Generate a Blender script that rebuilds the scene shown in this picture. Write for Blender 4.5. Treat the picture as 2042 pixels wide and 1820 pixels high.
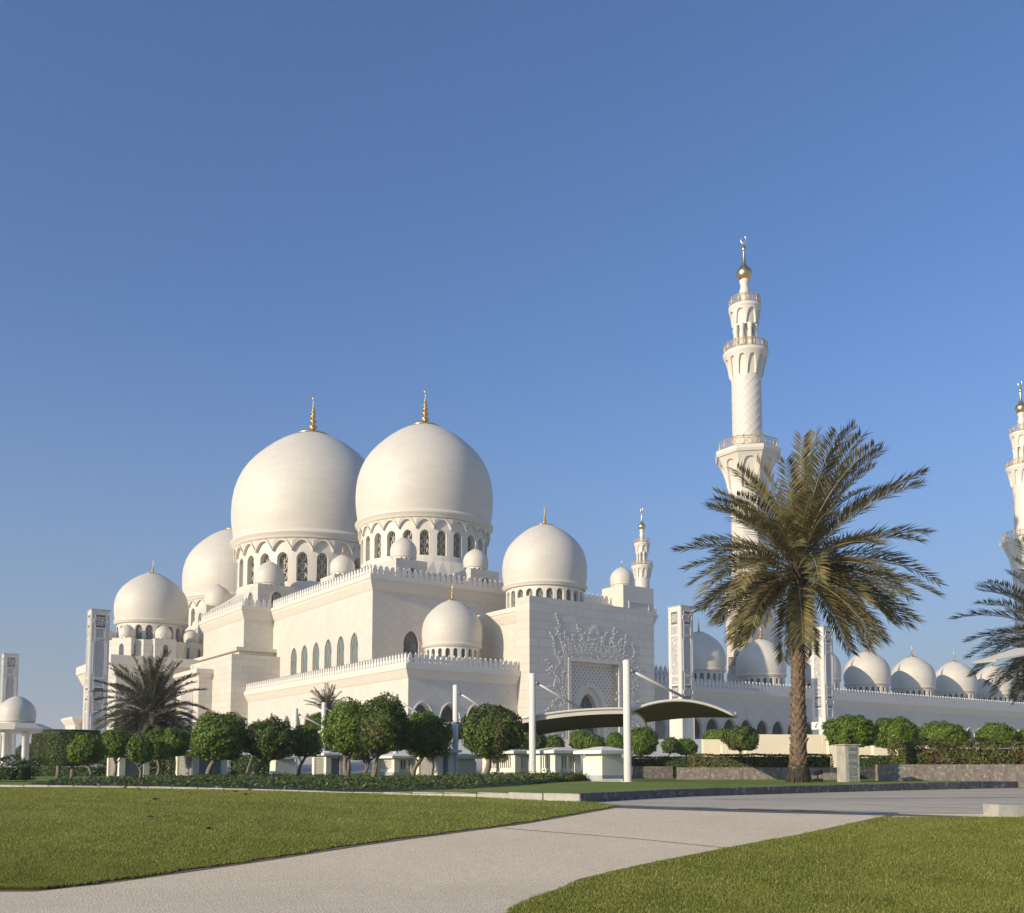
import bpy, math, random
import numpy as np
from math import sin, cos, tan, pi, radians, sqrt, atan2

for _o in list(bpy.data.objects):
    bpy.data.objects.remove(_o)
SC = bpy.context.scene
COL = SC.collection
random.seed(7)
RNG = np.random.default_rng(7)

# ------------------------------------------------------------------ camera
EYE = 1.6                    # eye height above the near lawn
FPX, CX, CY = 1935.0, 1021.0, 1380.0      # focal length and optical centre, on a 2042 x 1820 picture
PITCH = math.atan(150.0 / FPX)
cam_d = bpy.data.cameras.new('camera')
cam = bpy.data.objects.new('camera', cam_d)
COL.objects.link(cam)
cam_d.sensor_fit = 'HORIZONTAL'
cam_d.sensor_width = 36.0
cam_d.lens = 36.0 * FPX / 2042.0
cam_d.shift_y = (CY - 910.0) / 2042.0
cam_d.clip_start = 0.1
cam_d.clip_end = 9000.0
cam.location = (0, 0, EYE)
cam.rotation_euler = (pi / 2 + PITCH, 0, 0)
SC.camera = cam
cP, sP = cos(PITCH), sin(PITCH)

# ------------------------------------------------------------------ light
AX = radians(35.4)                       # the mosque's long walls against the view
V2 = (cos(AX), sin(AX))                  # local x of the mosque
U2 = (-sin(AX), cos(AX))                 # local y
SUN_EL = radians(16.0)
_sa = AX + radians(3.0)                  # light travels almost along local x
SUN_DIR = (-cos(_sa) * cos(SUN_EL), -sin(_sa) * cos(SUN_EL), sin(SUN_EL))   # towards the sun
sun_d = bpy.data.lights.new('sun', 'SUN')
sun_d.energy = 4.0
sun_d.angle = radians(0.5)
sun_d.color = (1.0, 0.855, 0.65)
sun = bpy.data.objects.new('sun', sun_d)
COL.objects.link(sun)
from mathutils import Vector, Matrix
sun.rotation_euler = Vector(SUN_DIR).to_track_quat('Z', 'Y').to_euler()
sun.location = (-60, -40, 60)

world = bpy.data.worlds.new('World')
SC.world = world
world.use_nodes = True
wn = world.node_tree.nodes
wl = world.node_tree.links
for n in list(wn):
    wn.remove(n)
w_out = wn.new('ShaderNodeOutputWorld')
w_bg = wn.new('ShaderNodeBackground')
w_sky = wn.new('ShaderNodeTexSky')
w_sky.sky_type = 'NISHITA'
w_sky.sun_disc = False
w_sky.sun_elevation = SUN_EL
w_sky.sun_rotation = atan2(SUN_DIR[0], SUN_DIR[1])
w_sky.altitude = 0
w_sky.air_density = 1.0
w_sky.dust_density = 1.6
w_sky.ozone_density = 3.0
w_bg.inputs['Strength'].default_value = 0.13
w_tint = wn.new('ShaderNodeMix'); w_tint.data_type = 'RGBA'; w_tint.blend_type = 'MULTIPLY'
w_tint.inputs[0].default_value = 1.0
w_tint.inputs[7].default_value = (.50, .705, .955, 1)          # a drier, bluer air than the model's
wl.new(w_sky.outputs[0], w_tint.inputs[6])
# dusty desert air: the sky pales to a dull blue-grey towards the horizon
w_co = wn.new('ShaderNodeTexCoord'); w_sep = wn.new('ShaderNodeSeparateXYZ')
wl.new(w_co.outputs['Generated'], w_sep.inputs[0])
w_mr = wn.new('ShaderNodeMapRange'); w_mr.inputs[1].default_value = 0.0; w_mr.inputs[2].default_value = .42
w_mr.inputs[3].default_value = 1.0; w_mr.inputs[4].default_value = 0.0
wl.new(w_sep.outputs[2], w_mr.inputs[0])
w_pw = wn.new('ShaderNodeMath'); w_pw.operation = 'POWER'; w_pw.inputs[1].default_value = 1.5
wl.new(w_mr.outputs[0], w_pw.inputs[0])
w_ml = wn.new('ShaderNodeMath'); w_ml.operation = 'MULTIPLY'; w_ml.inputs[1].default_value = .85
wl.new(w_pw.outputs[0], w_ml.inputs[0])
w_hz = wn.new('ShaderNodeMix'); w_hz.data_type = 'RGBA'
w_hz.inputs[7].default_value = (1.22, 1.60, 2.08, 1)
wl.new(w_ml.outputs[0], w_hz.inputs[0]); wl.new(w_tint.outputs[2], w_hz.inputs[6])
wl.new(w_hz.outputs[2], w_bg.inputs['Color'])
wl.new(w_bg.outputs[0], w_out.inputs['Surface'])
SC.view_settings.view_transform = 'Standard'
SC.view_settings.look = 'None'
SC.view_settings.exposure = 0.55
SC.view_settings.gamma = 1.0
SC.render.engine = 'CYCLES'
SC.cycles.use_denoising = True
SC.cycles.max_bounces = 8
SC.cycles.diffuse_bounces = 4

# ------------------------------------------------------------------ measuring helpers (picture measurements -> places in metres)
def ray(px, py):
    xc, yc = (px - CX) / FPX, (CY - py) / FPX
    return (xc, cP - yc * sP, sP + yc * cP)
def at_depth(px, py, d):
    r = ray(px, py); k = d / r[1]
    return (r[0] * k, d, EYE + r[2] * k)
def at_level(px, py, z):
    r = ray(px, py); k = (z - EYE) / r[2]
    return (r[0] * k, r[1] * k, z)
P1 = (-18.33, 200.0)                     # foot of the near great dome's axis = mosque origin
def to_st(x, y):
    dx, dy = x - P1[0], y - P1[1]
    return (dx * V2[0] + dy * V2[1], dx * U2[0] + dy * U2[1])
def from_st(s, t, z=0.0):
    return (P1[0] + s * V2[0] + t * U2[0], P1[1] + s * V2[1] + t * U2[1], z)
def on_t(px, py, t):                     # -> s, z on the wall plane of constant t
    r = ray(px, py)
    n = U2; d0 = t + P1[0] * n[0] + P1[1] * n[1]
    k = d0 / (r[0] * n[0] + r[1] * n[1])
    return to_st(r[0] * k, r[1] * k)[0], EYE + r[2] * k
def on_s(px, py, s):
    r = ray(px, py)
    n = V2; d0 = s + P1[0] * n[0] + P1[1] * n[1]
    k = d0 / (r[0] * n[0] + r[1] * n[1])
    return to_st(r[0] * k, r[1] * k)[1], EYE + r[2] * k

# ------------------------------------------------------------------ materials
def new_mat(name):
    m = bpy.data.materials.new(name)
    m.use_nodes = True
    nt = m.node_tree
    b = nt.nodes['Principled BSDF']
    return m, nt, b
def N(nt, kind, **kw):
    n = nt.nodes.new(kind)
    for k, v in kw.items():
        if k in n.inputs:
            n.inputs[k].default_value = v
        else:
            setattr(n, k, v)
    return n
def mth(nt, op, a, b=None, c=None):
    n = nt.nodes.new('ShaderNodeMath'); n.operation = op
    for i, v in enumerate((a, b, c)):
        if v is None: continue
        if hasattr(v, 'links') or hasattr(v, 'is_output'):
            nt.links.new(v, n.inputs[i])
        else:
            n.inputs[i].default_value = v
    return n.outputs[0]
def mixc(nt, fac, a, b):
    n = nt.nodes.new('ShaderNodeMix'); n.data_type = 'RGBA'
    for sock, v in ((n.inputs[0], fac), (n.inputs[6], a), (n.inputs[7], b)):
        if hasattr(v, 'is_output'):
            nt.links.new(v, sock)
        else:
            sock.default_value = v if isinstance(v, float) else (v[0], v[1], v[2], 1)
    return n.outputs[2]
def noise(nt, vec, scale, detail=4.0, rough=0.55):
    n = N(nt, 'ShaderNodeTexNoise', Scale=scale, Detail=detail, Roughness=rough)
    if vec is not None:
        nt.links.new(vec, n.inputs['Vector'])
    return n.outputs[0]
def ramp(nt, fac, p0, p1, c0=(0, 0, 0), c1=(1, 1, 1)):
    n = nt.nodes.new('ShaderNodeValToRGB')
    n.color_ramp.elements[0].position = p0; n.color_ramp.elements[1].position = p1
    n.color_ramp.elements[0].color = (*c0, 1); n.color_ramp.elements[1].color = (*c1, 1)
    nt.links.new(fac, n.inputs[0])
    return n.outputs[0]
def objco(nt):
    return nt.nodes.new('ShaderNodeTexCoord').outputs['Object']
def geopos(nt):
    return nt.nodes.new('ShaderNodeNewGeometry').outputs['Position']
def sepxyz(nt, v):
    n = nt.nodes.new('ShaderNodeSeparateXYZ'); nt.links.new(v, n.inputs[0]); return n.outputs
def comb(nt, x, y, z):
    n = nt.nodes.new('ShaderNodeCombineXYZ')
    for i, v in enumerate((x, y, z)):
        if hasattr(v, 'is_output'): nt.links.new(v, n.inputs[i])
        else: n.inputs[i].default_value = v
    return n.outputs[0]
def bump(nt, b, h, strength=0.3, dist=0.05):
    n = N(nt, 'ShaderNodeBump', Strength=strength, Distance=dist)
    nt.links.new(h, n.inputs['Height']); nt.links.new(n.outputs[0], b.inputs['Normal'])

def plain(name, col, rough=0.6, metal=0.0, vary=0.08, scale=3.0, bmp=0.0):
    m, nt, b = new_mat(name)
    nz = noise(nt, objco(nt), scale)
    d = tuple(c * (1 - vary) for c in col); l = tuple(min(1, c * (1 + vary)) for c in col)
    nt.links.new(mixc(nt, ramp(nt, nz, .3, .7), d, l), b.inputs['Base Color'])
    b.inputs['Roughness'].default_value = rough
    b.inputs['Metallic'].default_value = metal
    if bmp: bump(nt, b, nz, bmp, .03)
    return m

WHITE = (.655, .60, .505)
def marble(name, mode, bw=1.2, bh=.6, dark=.88, col=WHITE, off=.5):
    """clad stone. mode: 'diag' diamond tiles, 'block' courses, 'dome' courses round an axis"""
    m, nt, b = new_mat(name)
    co = objco(nt); s = sepxyz(nt, co)
    if mode == 'dome':
        ang = mth(nt, 'MULTIPLY', mth(nt, 'ARCTAN2', s[1], s[0]), 9.55)
        vec = comb(nt, ang, s[2], 0.0)
    else:
        a = mth(nt, 'ADD', s[0], s[1])
        if mode == 'diag':
            vec = comb(nt, mth(nt, 'ADD', mth(nt, 'MULTIPLY', a, .8), s[2]), mth(nt, 'SUBTRACT', mth(nt, 'MULTIPLY', a, .8), s[2]), 0.0)
        else:
            vec = comb(nt, a, s[2], 0.0)
    br = nt.nodes.new('ShaderNodeTexBrick')
    nt.links.new(vec, br.inputs['Vector'])
    br.offset = 0.0 if mode == 'diag' else off
    br.inputs['Scale'].default_value = 1.0
    br.inputs['Brick Width'].default_value = bw
    br.inputs['Row Height'].default_value = bh
    br.inputs['Mortar Size'].default_value = .05 if mode == 'diag' else (.075 if mode == 'block' else .045)
    br.inputs['Mortar Smooth'].default_value = .3
    br.inputs['Bias'].default_value = 0.0
    c1 = tuple(c * 1.0 for c in col); c2 = tuple(c * (.90 if mode == 'block' else .93) for c in col); mo = tuple(c * dark for c in col)
    br.inputs['Color1'].default_value = (*c1, 1); br.inputs['Color2'].default_value = (*c2, 1)
    br.inputs['Mortar'].default_value = (*mo, 1)
    big = ramp(nt, noise(nt, co, .11, 5.0), .35, .7)
    tint = mixc(nt, big, (.95, .95, .955), (1.0, 1.0, 1.0))
    # faint vertical run-off streaks
    st = noise(nt, comb(nt, mth(nt, 'MULTIPLY', mth(nt, 'ADD', s[0], s[1]), 1.6), mth(nt, 'MULTIPLY', mth(nt, 'SUBTRACT', s[0], s[1]), 1.6), mth(nt, 'MULTIPLY', s[2], .06)), 1.0, 3.0)
    tint2 = mixc(nt, ramp(nt, st, .5, .8), (1, 1, 1), (.955, .945, .93))
    mu = nt.nodes.new('ShaderNodeMix'); mu.data_type = 'RGBA'; mu.blend_type = 'MULTIPLY'; mu.inputs[0].default_value = 1
    nt.links.new(br.outputs['Color'], mu.inputs[6]); nt.links.new(tint, mu.inputs[7])
    mu2 = nt.nodes.new('ShaderNodeMix'); mu2.data_type = 'RGBA'; mu2.blend_type = 'MULTIPLY'; mu2.inputs[0].default_value = 1
    nt.links.new(mu.outputs[2], mu2.inputs[6]); nt.links.new(tint2, mu2.inputs[7])
    nt.links.new(mu2.outputs[2], b.inputs['Base Color'])
    b.inputs['Roughness'].default_value = .55
    bump(nt, b, mth(nt, 'SUBTRACT', 1.0, br.outputs['Fac']), .08 if mode == 'dome' else .25, .03)
    return m

M = {}
M['diag'] = marble('marble_diamond_tiles', 'diag', 1.9, 1.9, .80)
M['block'] = marble('marble_courses', 'block', 3.0, 1.35, .79)
M['dome'] = marble('marble_dome_courses', 'dome', 1.9, .70, .93)
M['dome_s'] = marble('marble_small_dome_courses', 'dome', 3.4, .50, .93)
M['plain'] = plain('marble_smooth', WHITE, .5, 0, .02, .4)
M['merlon'] = plain('marble_merlon', (.67, .62, .55), .55, 0, .03, 2)
M['gold'] = plain('gilt_metal', (.72, .50, .20), .32, 1.0, .12, 6)
M['silver'] = plain('pale_metal', (.62, .60, .56), .35, 1.0, .08, 4)
M['gilt_rail'] = plain('gilt_railing', (.56, .43, .25), .5, .6, .12, 3)
M['glass'] = plain('dark_window_glass', (.085, .095, .095), .12, 0, .25, .8)
M['teal'] = plain('blue_green_window_glass', (.13, .20, .21), .15, 0, .2, .8)
M['lattice'] = plain('window_lattice', (.42, .38, .30), .5, .1, .05, 3)
M['lattice_d'] = plain('bronze_lattice', (.22, .19, .14), .5, .2, .05, 3)
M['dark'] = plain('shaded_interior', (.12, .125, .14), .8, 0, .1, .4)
M['stripmetal'] = plain('white_metal_strip', (.85, .85, .84), .35, 0, .02, 3)
M['lead'] = plain('weathered_sheet_roof', (.42, .42, .42), .6, 0, .1, .8)

def carved_mat():
    m, nt, b = new_mat('carved_marble_relief')
    co = objco(nt)
    wv = noise(nt, co, 1.6, 2.0)
    mx = nt.nodes.new('ShaderNodeMix'); mx.data_type = 'RGBA'; mx.inputs[0].default_value = .35
    cn = N(nt, 'ShaderNodeTexNoise', Scale=2.2, Detail=2.0); nt.links.new(co, cn.inputs['Vector'])
    nt.links.new(co, mx.inputs[6]); nt.links.new(cn.outputs['Color'], mx.inputs[7])
    vo = N(nt, 'ShaderNodeTexVoronoi', Scale=6.5); vo.feature = 'DISTANCE_TO_EDGE'
    nt.links.new(mx.outputs[2], vo.inputs['Vector'])
    h = ramp(nt, vo.outputs['Distance'], .04, .16)
    nt.links.new(mixc(nt, h, (.67, .63, .57), (.50, .475, .44)), b.inputs['Base Color'])
    b.inputs['Roughness'].default_value = .6
    bump(nt, b, mth(nt, 'SUBTRACT', 1.0, h), .9, .09)
    return m
M['carved'] = carved_mat()

# ------------------------------------------------------------------ mesh builder
class MB:
    def __init__(self):
        self.v = []; self.f = []; self.mi = []; self.cur = 0; self.sm = []; self.smooth = False
    def pt(self, p):
        self.v.append((float(p[0]), float(p[1]), float(p[2]))); return len(self.v) - 1
    def face(self, idx):
        self.f.append(tuple(idx)); self.mi.append(self.cur); self.sm.append(self.smooth)
    def poly(self, pts):
        self.face([self.pt(p) for p in pts])
    quad = poly
    def box(self, x0, x1, y0, y1, z0, z1):
        c = [self.pt((x, y, z)) for z in (z0, z1) for y in (y0, y1) for x in (x0, x1)]
        for q in ((0, 2, 3, 1), (4, 5, 7, 6), (0, 1, 5, 4), (2, 6, 7, 3), (0, 4, 6, 2), (1, 3, 7, 5)):
            self.face([c[i] for i in q])
    def frame_box(self, o, a, b, c):          # box from corner o along three vectors
        o, a, b, c = map(Vector, (o, a, b, c))
        p = [o, o + a, o + b, o + a + b]; p += [q + c for q in p]
        i = [self.pt(q) for q in p]
        for q in ((0, 2, 3, 1), (4, 5, 7, 6), (0, 1, 5, 4), (2, 6, 7, 3), (0, 4, 6, 2), (1, 3, 7, 5)):
            self.face([i[k] for k in q])
    def prism(self, pts, z0, z1, cap=True):
        n = len(pts)
        a = [self.pt((p[0], p[1], z0)) for p in pts]; b = [self.pt((p[0], p[1], z1)) for p in pts]
        for i in range(n):
            j = (i + 1) % n
            self.face((a[i], a[j], b[j], b[i]))
        if cap:
            self.face(list(reversed(a))); self.face(b)
    def loft(self, rings, close=True, caps=True):
        ids = [[self.pt(p) for p in r] for r in rings]
        n = len(ids[0])
        for a, b in zip(ids[:-1], ids[1:]):
            for i in range(n if close else n - 1):
                j = (i + 1) % n
                self.face((a[i], a[j], b[j], b[i]))
        if caps:
            self.face(list(reversed(ids[0]))); self.face(ids[-1])
    def lathe(self, prof, n=24, c=(0, 0, 0), smooth=True):
        old = self.smooth; self.smooth = smooth
        ids = []
        for r, z in prof:
            if r < 1e-5:
                ids.append([self.pt((c[0], c[1], c[2] + z))])
            else:
                ids.append([self.pt((c[0] + r * cos(2 * pi * i / n), c[1] + r * sin(2 * pi * i / n), c[2] + z)) for i in range(n)])
        for a, b in zip(ids[:-1], ids[1:]):
            for i in range(n):
                j = (i + 1) % n
                if len(a) == 1 and len(b) == 1: continue
                if len(a) == 1: self.face((a[0], b[j], b[i]))
                elif len(b) == 1: self.face((a[i], a[j], b[0]))
                else: self.face((a[i], a[j], b[j], b[i]))
        self.smooth = old
    def tube(self, pts, r, n=6, caps=True):
        pts = [Vector(p) for p in pts]
        rr = r if hasattr(r, '__len__') else [r] * len(pts)
        rings = []
        prev = None
        for i, p in enumerate(pts):
            d = (pts[min(i + 1, len(pts) - 1)] - pts[max(i - 1, 0)])
            if d.length < 1e-9: d = Vector((0, 0, 1))
            d.normalize()
            if prev is None:
                a = d.orthogonal().normalized()
            else:
                a = (prev - d * prev.dot(d))
                a = a.normalized() if a.length > 1e-6 else d.orthogonal().normalized()
            prev = a
            b = d.cross(a)
            rings.append([p + (a * cos(2 * pi * k / n) + b * sin(2 * pi * k / n)) * rr[i] for k in range(n)])
        old = self.smooth; self.smooth = True
        self.loft(rings, True, caps)
        self.smooth = old
    def blob(self, c, r, nu=8, nv=5, ax=None):
        """ellipsoid, r = 3 radii"""
        prof = [(sin(pi * k / nv), -cos(pi * k / nv)) for k in range(nv + 1)]
        old = self.smooth; self.smooth = True
        ids = []
        for q, z in prof:
            if q < 1e-5: ids.append([self.pt((c[0], c[1], c[2] + z * r[2]))])
            else: ids.append([self.pt((c[0] + q * r[0] * cos(2 * pi * i / nu), c[1] + q * r[1] * sin(2 * pi * i / nu), c[2] + z * r[2])) for i in range(nu)])
        for a, b in zip(ids[:-1], ids[1:]):
            for i in range(nu):
                j = (i + 1) % nu
                if len(a) == 1: self.face((a[0], b[j], b[i]))
                elif len(b) == 1: self.face((a[i], a[j], b[0]))
                else: self.face((a[i], a[j], b[j], b[i]))
        self.smooth = old
    def build(self, name, mats, parent=None, loc=(0, 0, 0), rz=0.0):
        me = bpy.data.meshes.new(name)
        me.from_pydata(self.v, [], self.f)
        if not isinstance(mats, (list, tuple)): mats = [mats]
        for m in mats: me.materials.append(m)
        me.polygons.foreach_set('material_index', self.mi)
        me.polygons.foreach_set('use_smooth', self.sm)
        me.update()
        return link(name, me, parent, loc, rz)

def link(name, me, parent=None, loc=(0, 0, 0), rz=0.0):
    o = bpy.data.objects.new(name, me)
    COL.objects.link(o)
    o.location = loc; o.rotation_euler = (0, 0, rz)
    if parent is not None: o.parent = parent
    return o
def empty(name, loc, rz=0.0):
    o = bpy.data.objects.new(name, None); COL.objects.link(o)
    o.location = loc; o.rotation_euler = (0, 0, rz); o.empty_display_size = .3
    return o
def tag(o, label=None, cat=None, group=None, kind=None):
    if label: o['label'] = label
    if cat: o['category'] = cat
    if group: o['group'] = group
    if kind: o['kind'] = kind
    return o
def copy_tree(o, parent=None):
    c = o.copy(); COL.objects.link(c)
    if parent is not None: c.parent = parent
    for ch in [q for q in bpy.data.objects if q.parent == o]:
        copy_tree(ch, c)
    return c

# ------------------------------------------------------------------ arches and walls with real openings
def arch(hw, z0, zs, za, n=7, foot=None):
    """outline from bottom left over the point to bottom right. foot = (half width, top of foot) for horseshoe arches"""
    left = []
    if foot:
        left += [(-foot[0], z0), (-foot[0], foot[1])]
        m = 4
        for i in range(1, m):
            q = i / m
            left.append((-(foot[0] + (hw - foot[0]) * sin(q * pi / 2)), foot[1] + (zs - foot[1]) * q))
        left.append((-hw, zs))
    else:
        left += [(-hw, z0), (-hw, zs)]
    w = len(left) - 1
    for i in range(1, n + 1):
        q = i / n
        th = q * pi / 2
        left.append((-hw * cos(th) ** 1.05 if i < n else 0.0, zs + (za - zs) * (.84 * sin(th) + .16 * q)))
    right = [(-x, z) for x, z in reversed(left[:-1])]
    return left + right, w
def pierce(mb, f, b0, b1, zb, zt, ac, outline, w, depth):
    """one bay of wall b0..b1 x zb..zt with the outline cut out at ac; f(a, z, d) -> point, d into the wall"""
    o = [(ac + x, z) for x, z in outline]; n = len(o)
    z0 = o[0][1]
    F = lambda a, z, d=0.0: f(a, z, d)
    if z0 > zb + 1e-4:
        mb.quad([F(b0, zb), F(ac, zb), F(ac, z0), F(o[0][0], z0), F(b0, z0)])
        mb.quad([F(ac, zb), F(b1, zb), F(b1, z0), F(o[-1][0], z0), F(ac, z0)])
    for i in range(w):
        mb.quad([F(b0, o[i][1]), F(*o[i]), F(*o[i + 1]), F(b0, o[i + 1][1])])
        j = n - 1 - i
        mb.quad([F(*o[j]), F(b1, o[j][1]), F(b1, o[j - 1][1]), F(*o[j - 1])])
    mb.quad([F(b0, o[w][1]), F(*o[w]), F(o[w][0], zt), F(b0, zt)])
    j = n - 1 - w
    mb.quad([F(*o[j]), F(b1, o[j][1]), F(b1, zt), F(o[j][0], zt)])
    for i in range(w, n - 1 - w):
        mb.quad([F(*o[i]), F(*o[i + 1]), F(o[i + 1][0], zt), F(o[i][0], zt)])
    for i in range(n - 1):
        mb.quad([F(o[i][0], o[i][1]), F(o[i][0], o[i][1], depth), F(o[i + 1][0], o[i + 1][1], depth), F(o[i + 1][0], o[i + 1][1])])
    mb.quad([F(o[-1][0], z0), F(o[-1][0], z0, depth), F(o[0][0], z0, depth), F(o[0][0], z0)])
def pierced_wall(mb, f, a0, a1, zb, zt, ops, depth):
    """ops: list of (centre, outline, w), sorted; plain strips between"""
    cur = a0
    for k, (ac, outline, w) in enumerate(ops):
        hw = max(abs(x) for x, z in outline) + .25
        b0, b1 = ac - hw, ac + hw
        if b0 > cur + 1e-3:
            mb.quad([f(cur, zb, 0), f(b0, zb, 0), f(b0, zt, 0), f(cur, zt, 0)])
        pierce(mb, f, b0, b1, zb, zt, ac, outline, w, depth)
        cur = b1
    if a1 > cur + 1e-3:
        mb.quad([f(cur, zb, 0), f(a1, zb, 0), f(a1, zt, 0), f(cur, zt, 0)])
def lattice_window(outline, f, bar, nrows=3, star=True):
    """a pane with curved tracery in front; materials 0 glass 1 tracery"""
    mb = MB()
    mb.cur = 0
    mb.poly([f(x, z, .0) for x, z in outline])
    mb.cur = 1
    hw = max(abs(x) for x, z in outline); z0 = outline[0][1]; z1 = max(z for x, z in outline)
    inner = [(x * .97, z0 + (z - z0) * .985 + .02) for x, z in outline]
    mb.tube([f(x, z, -bar) for x, z in inner], bar, 4)
    def inside(x, z):
        if z < z0 or z > z1: return False
        xs = [abs(a) for (a, b), (c, d) in zip(outline[:-1], outline[1:]) if (b - z) * (d - z) <= 0 and a <= 0]
        return abs(x) <= (xs[0] if xs else 0)
    H = z1 - z0
    for k in range(nrows):
        for sgn in (1, -1):
            for ph in (0, 1):
                pts = []
                for i in range(13):
                    q = i / 12
                    x = sgn * hw * .96 * cos(q * pi) * (1 if ph == 0 else .55)
                    z = z0 + H * (k + .12 + .95 * sin(q * pi)) / nrows * .96
                    if ph: z = z0 + H * (k + 1.0 - .75 * sin(q * pi)) / nrows * .96
                    if inside(x, z): pts.append(f(x, z, -bar))
                if len(pts) > 2: mb.tube(pts, bar * .7, 4)
    mb.tube([f(0, z0 + .05, -bar), f(0, z1 - .1, -bar)], bar * .7, 4)
    return mb

# ------------------------------------------------------------------ domes
DOME_PROF = [(.955, 0), (.968, .06), (.985, .16), (.997, .28), (1.0, .40), (.993, .53), (.972, .66), (.935, .78), (.882, .895),
             (.812, 1.0), (.728, 1.095), (.632, 1.185), (.53, 1.27), (.425, 1.343), (.32, 1.402), (.215, 1.448), (.12, 1.478), (0.0, 1.5)]
def finial_mesh(h, pr, big=True):
    """h = height, pr = foot plate radius"""
    mb = MB()
    k = h
    mb.lathe([(pr, 0), (pr * 1.02, .012 * k), (pr * .95, .03 * k), (pr * .55, .06 * k), (.075 * k, .11 * k), (.05 * k, .15 * k)], 28)
    z = .15
    beads = [(.108, .155), (.088, .125), (.074, .10), (.062, .09), (.045, .06)] if big else [(.09, .15), (.07, .13), (.05, .10)]
    for r, hh in beads:
        prof = [(.028 * k, z * k)]
        for i in range(1, 7):
            q = i / 7
            prof.append((max(.026, r * sin(pi * q)) * k, (z + hh * q) * k))
        prof.append((.026 * k, (z + hh) * k))
        mb.lathe(prof, 14)
        z += hh
    mb.lathe([(.026 * k, z * k), (.012 * k, (z + (.86 - z) * .6) * k), (.009 * k, .86 * k)], 8)
    ring = []
    for i in range(19):
        a = radians(-60) + radians(300) * i / 18 + radians(0)
        ring.append((.0, .052 * k * sin(a) * .8, (.93 + .06 * -cos(a)) * k))
    mb.tube(ring, .011 * k, 5)
    return mb
def half_seen(px_from, ang, lim=-.25):
    return True
_finials = {}
def finial(parent, R, h, z, big=True, mat='gold', pr=None):
    pr = pr if pr else R * .23
    key = (round(h, 2), round(pr, 2), big, mat)
    if key not in _finials:
        o = finial_mesh(h, pr, big).build('finial', M[mat], parent, (0, 0, z))
        _finials[key] = o.data
        return o
    return link('finial', _finials[key], parent, (0, 0, z))
def dome(parent, loc, R, drum_h, nwin, fh, ww=.155, wh=.44, blind=True, seg=64, big=True, view_ang=None, name='dome', finmat='gold', lat=True, windows=True, H=1.5, mat=None, plate=True):
    """shell object with children drum, window, finial. loc = centre of the springing ring, in the parent's frame"""
    mb = MB()
    mb.lathe([(r * R, z * R * H / 1.5) for r, z in DOME_PROF], seg)
    d = mb.build(name, M[mat or ('dome' if R > 6 else 'dome_s')], parent, loc)
    top = H * R
    if fh: finial(d, R, fh, top - .052 * R, big, finmat)
    # drum: ring mouldings, scalloped band, pierced wall
    mb = MB()
    mb.lathe([(.93 * R, .02 * R), (.985 * R, .015 * R), (1.005 * R, -.01 * R), (1.0 * R, -.035 * R), (.965 * R, -.055 * R), (.965 * R, -.075 * R), (.945 * R, -.10 * R), (.93 * R, -.10 * R)], seg)
    ro, ri = .95 * R, .915 * R
    step = 2 * pi / nwin
    band_t, band_b = -.10 * R, (-.245 * R if blind else -.12 * R)
    if blind:
        for k in range(nwin):
            n = 10
            cur = []
            for i in range(n + 1):
                q = -1 + 2 * i / n
                a = k * step + q * step / 2
                z = band_b + (.125 * R) * (1 - abs(q) ** 2.1)
                cur.append((a, z))
            for (a, z), (a2, z2) in zip(cur[:-1], cur[1:]):
                P = lambda r, aa, zz: (r * cos(aa), r * sin(aa), zz)
                tr = lambda zz: ro * (1.012 if True else 1)
                mb.quad([P(ro * .985, a, z), P(ro * .985, a2, z2), P(ro * 1.012, a2, band_t), P(ro * 1.012, a, band_t)])
                mb.quad([P(ri, a, z), P(ri, a2, z2), P(ro * .985, a2, z2), P(ro * .985, a, z)])
                # fine rim on the scallop
                mb.quad([P(ro * 1.003, a, z), P(ro * 1.003, a2, z2), P(ro * 1.008, a2, z2 + .025 * R), P(ro * 1.008, a, z + .025 * R)])
                mb.quad([P(ro * .98, a, z), P(ro * .98, a2, z2), P(ro * 1.003, a2, z2), P(ro * 1.003, a, z)])
    zt = -.10 * R; zb = -drum_h
    hw = ww * R / 2
    z_apex = (-.255 * R if blind else -.16 * R); z0 = max(z_apex - wh * R, zb + .02 * R)
    zs = z_apex - hw * 1.15
    ol, w = arch(hw, z0, zs, z_apex)
    dep = .085 * R if R > 6 else .10 * R
    for k in range(nwin):
        a0 = k * step
        f = lambda a, z, dd, a0=a0: ((ri - dd) * cos(a0 + a / ri), (ri - dd) * sin(a0 + a / ri), z)
        pierce(mb, f, -step / 2 * ri, step / 2 * ri, zb, zt, 0.0, ol, w, dep)
    mb.lathe([(ri * 1.03, zb), (ri * 1.03, zb + .035 * R), (ri, zb + .045 * R)], seg)
    mats = [M['plain'], M['glass']]
    if not windows:
        mb.cur = 1
        mb.lathe([(ri - dep * .98, zb), (ri - dep * .98, zt)], max(nwin * 2, 24))
    drum = mb.build('drum', mats, d)
    if windows:
        bar = .012 * R if R > 10 else .010 * R
        f0 = lambda a, z, dd: ((ri - dep * .94 - dd) , a, z)
        wm = lattice_window(ol, f0, bar, 3).build('window', [M['glass'], M['lattice']], d)
        first = True
        for k in range(nwin):
            ang = k * step
            if view_ang is not None and cos(ang - view_ang) < -.12: continue
            if first:
                wm.rotation_euler = (0, 0, ang); first = False
            else:
                o = link('window', wm.data, d, (0, 0, 0), ang)
    return d

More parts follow.
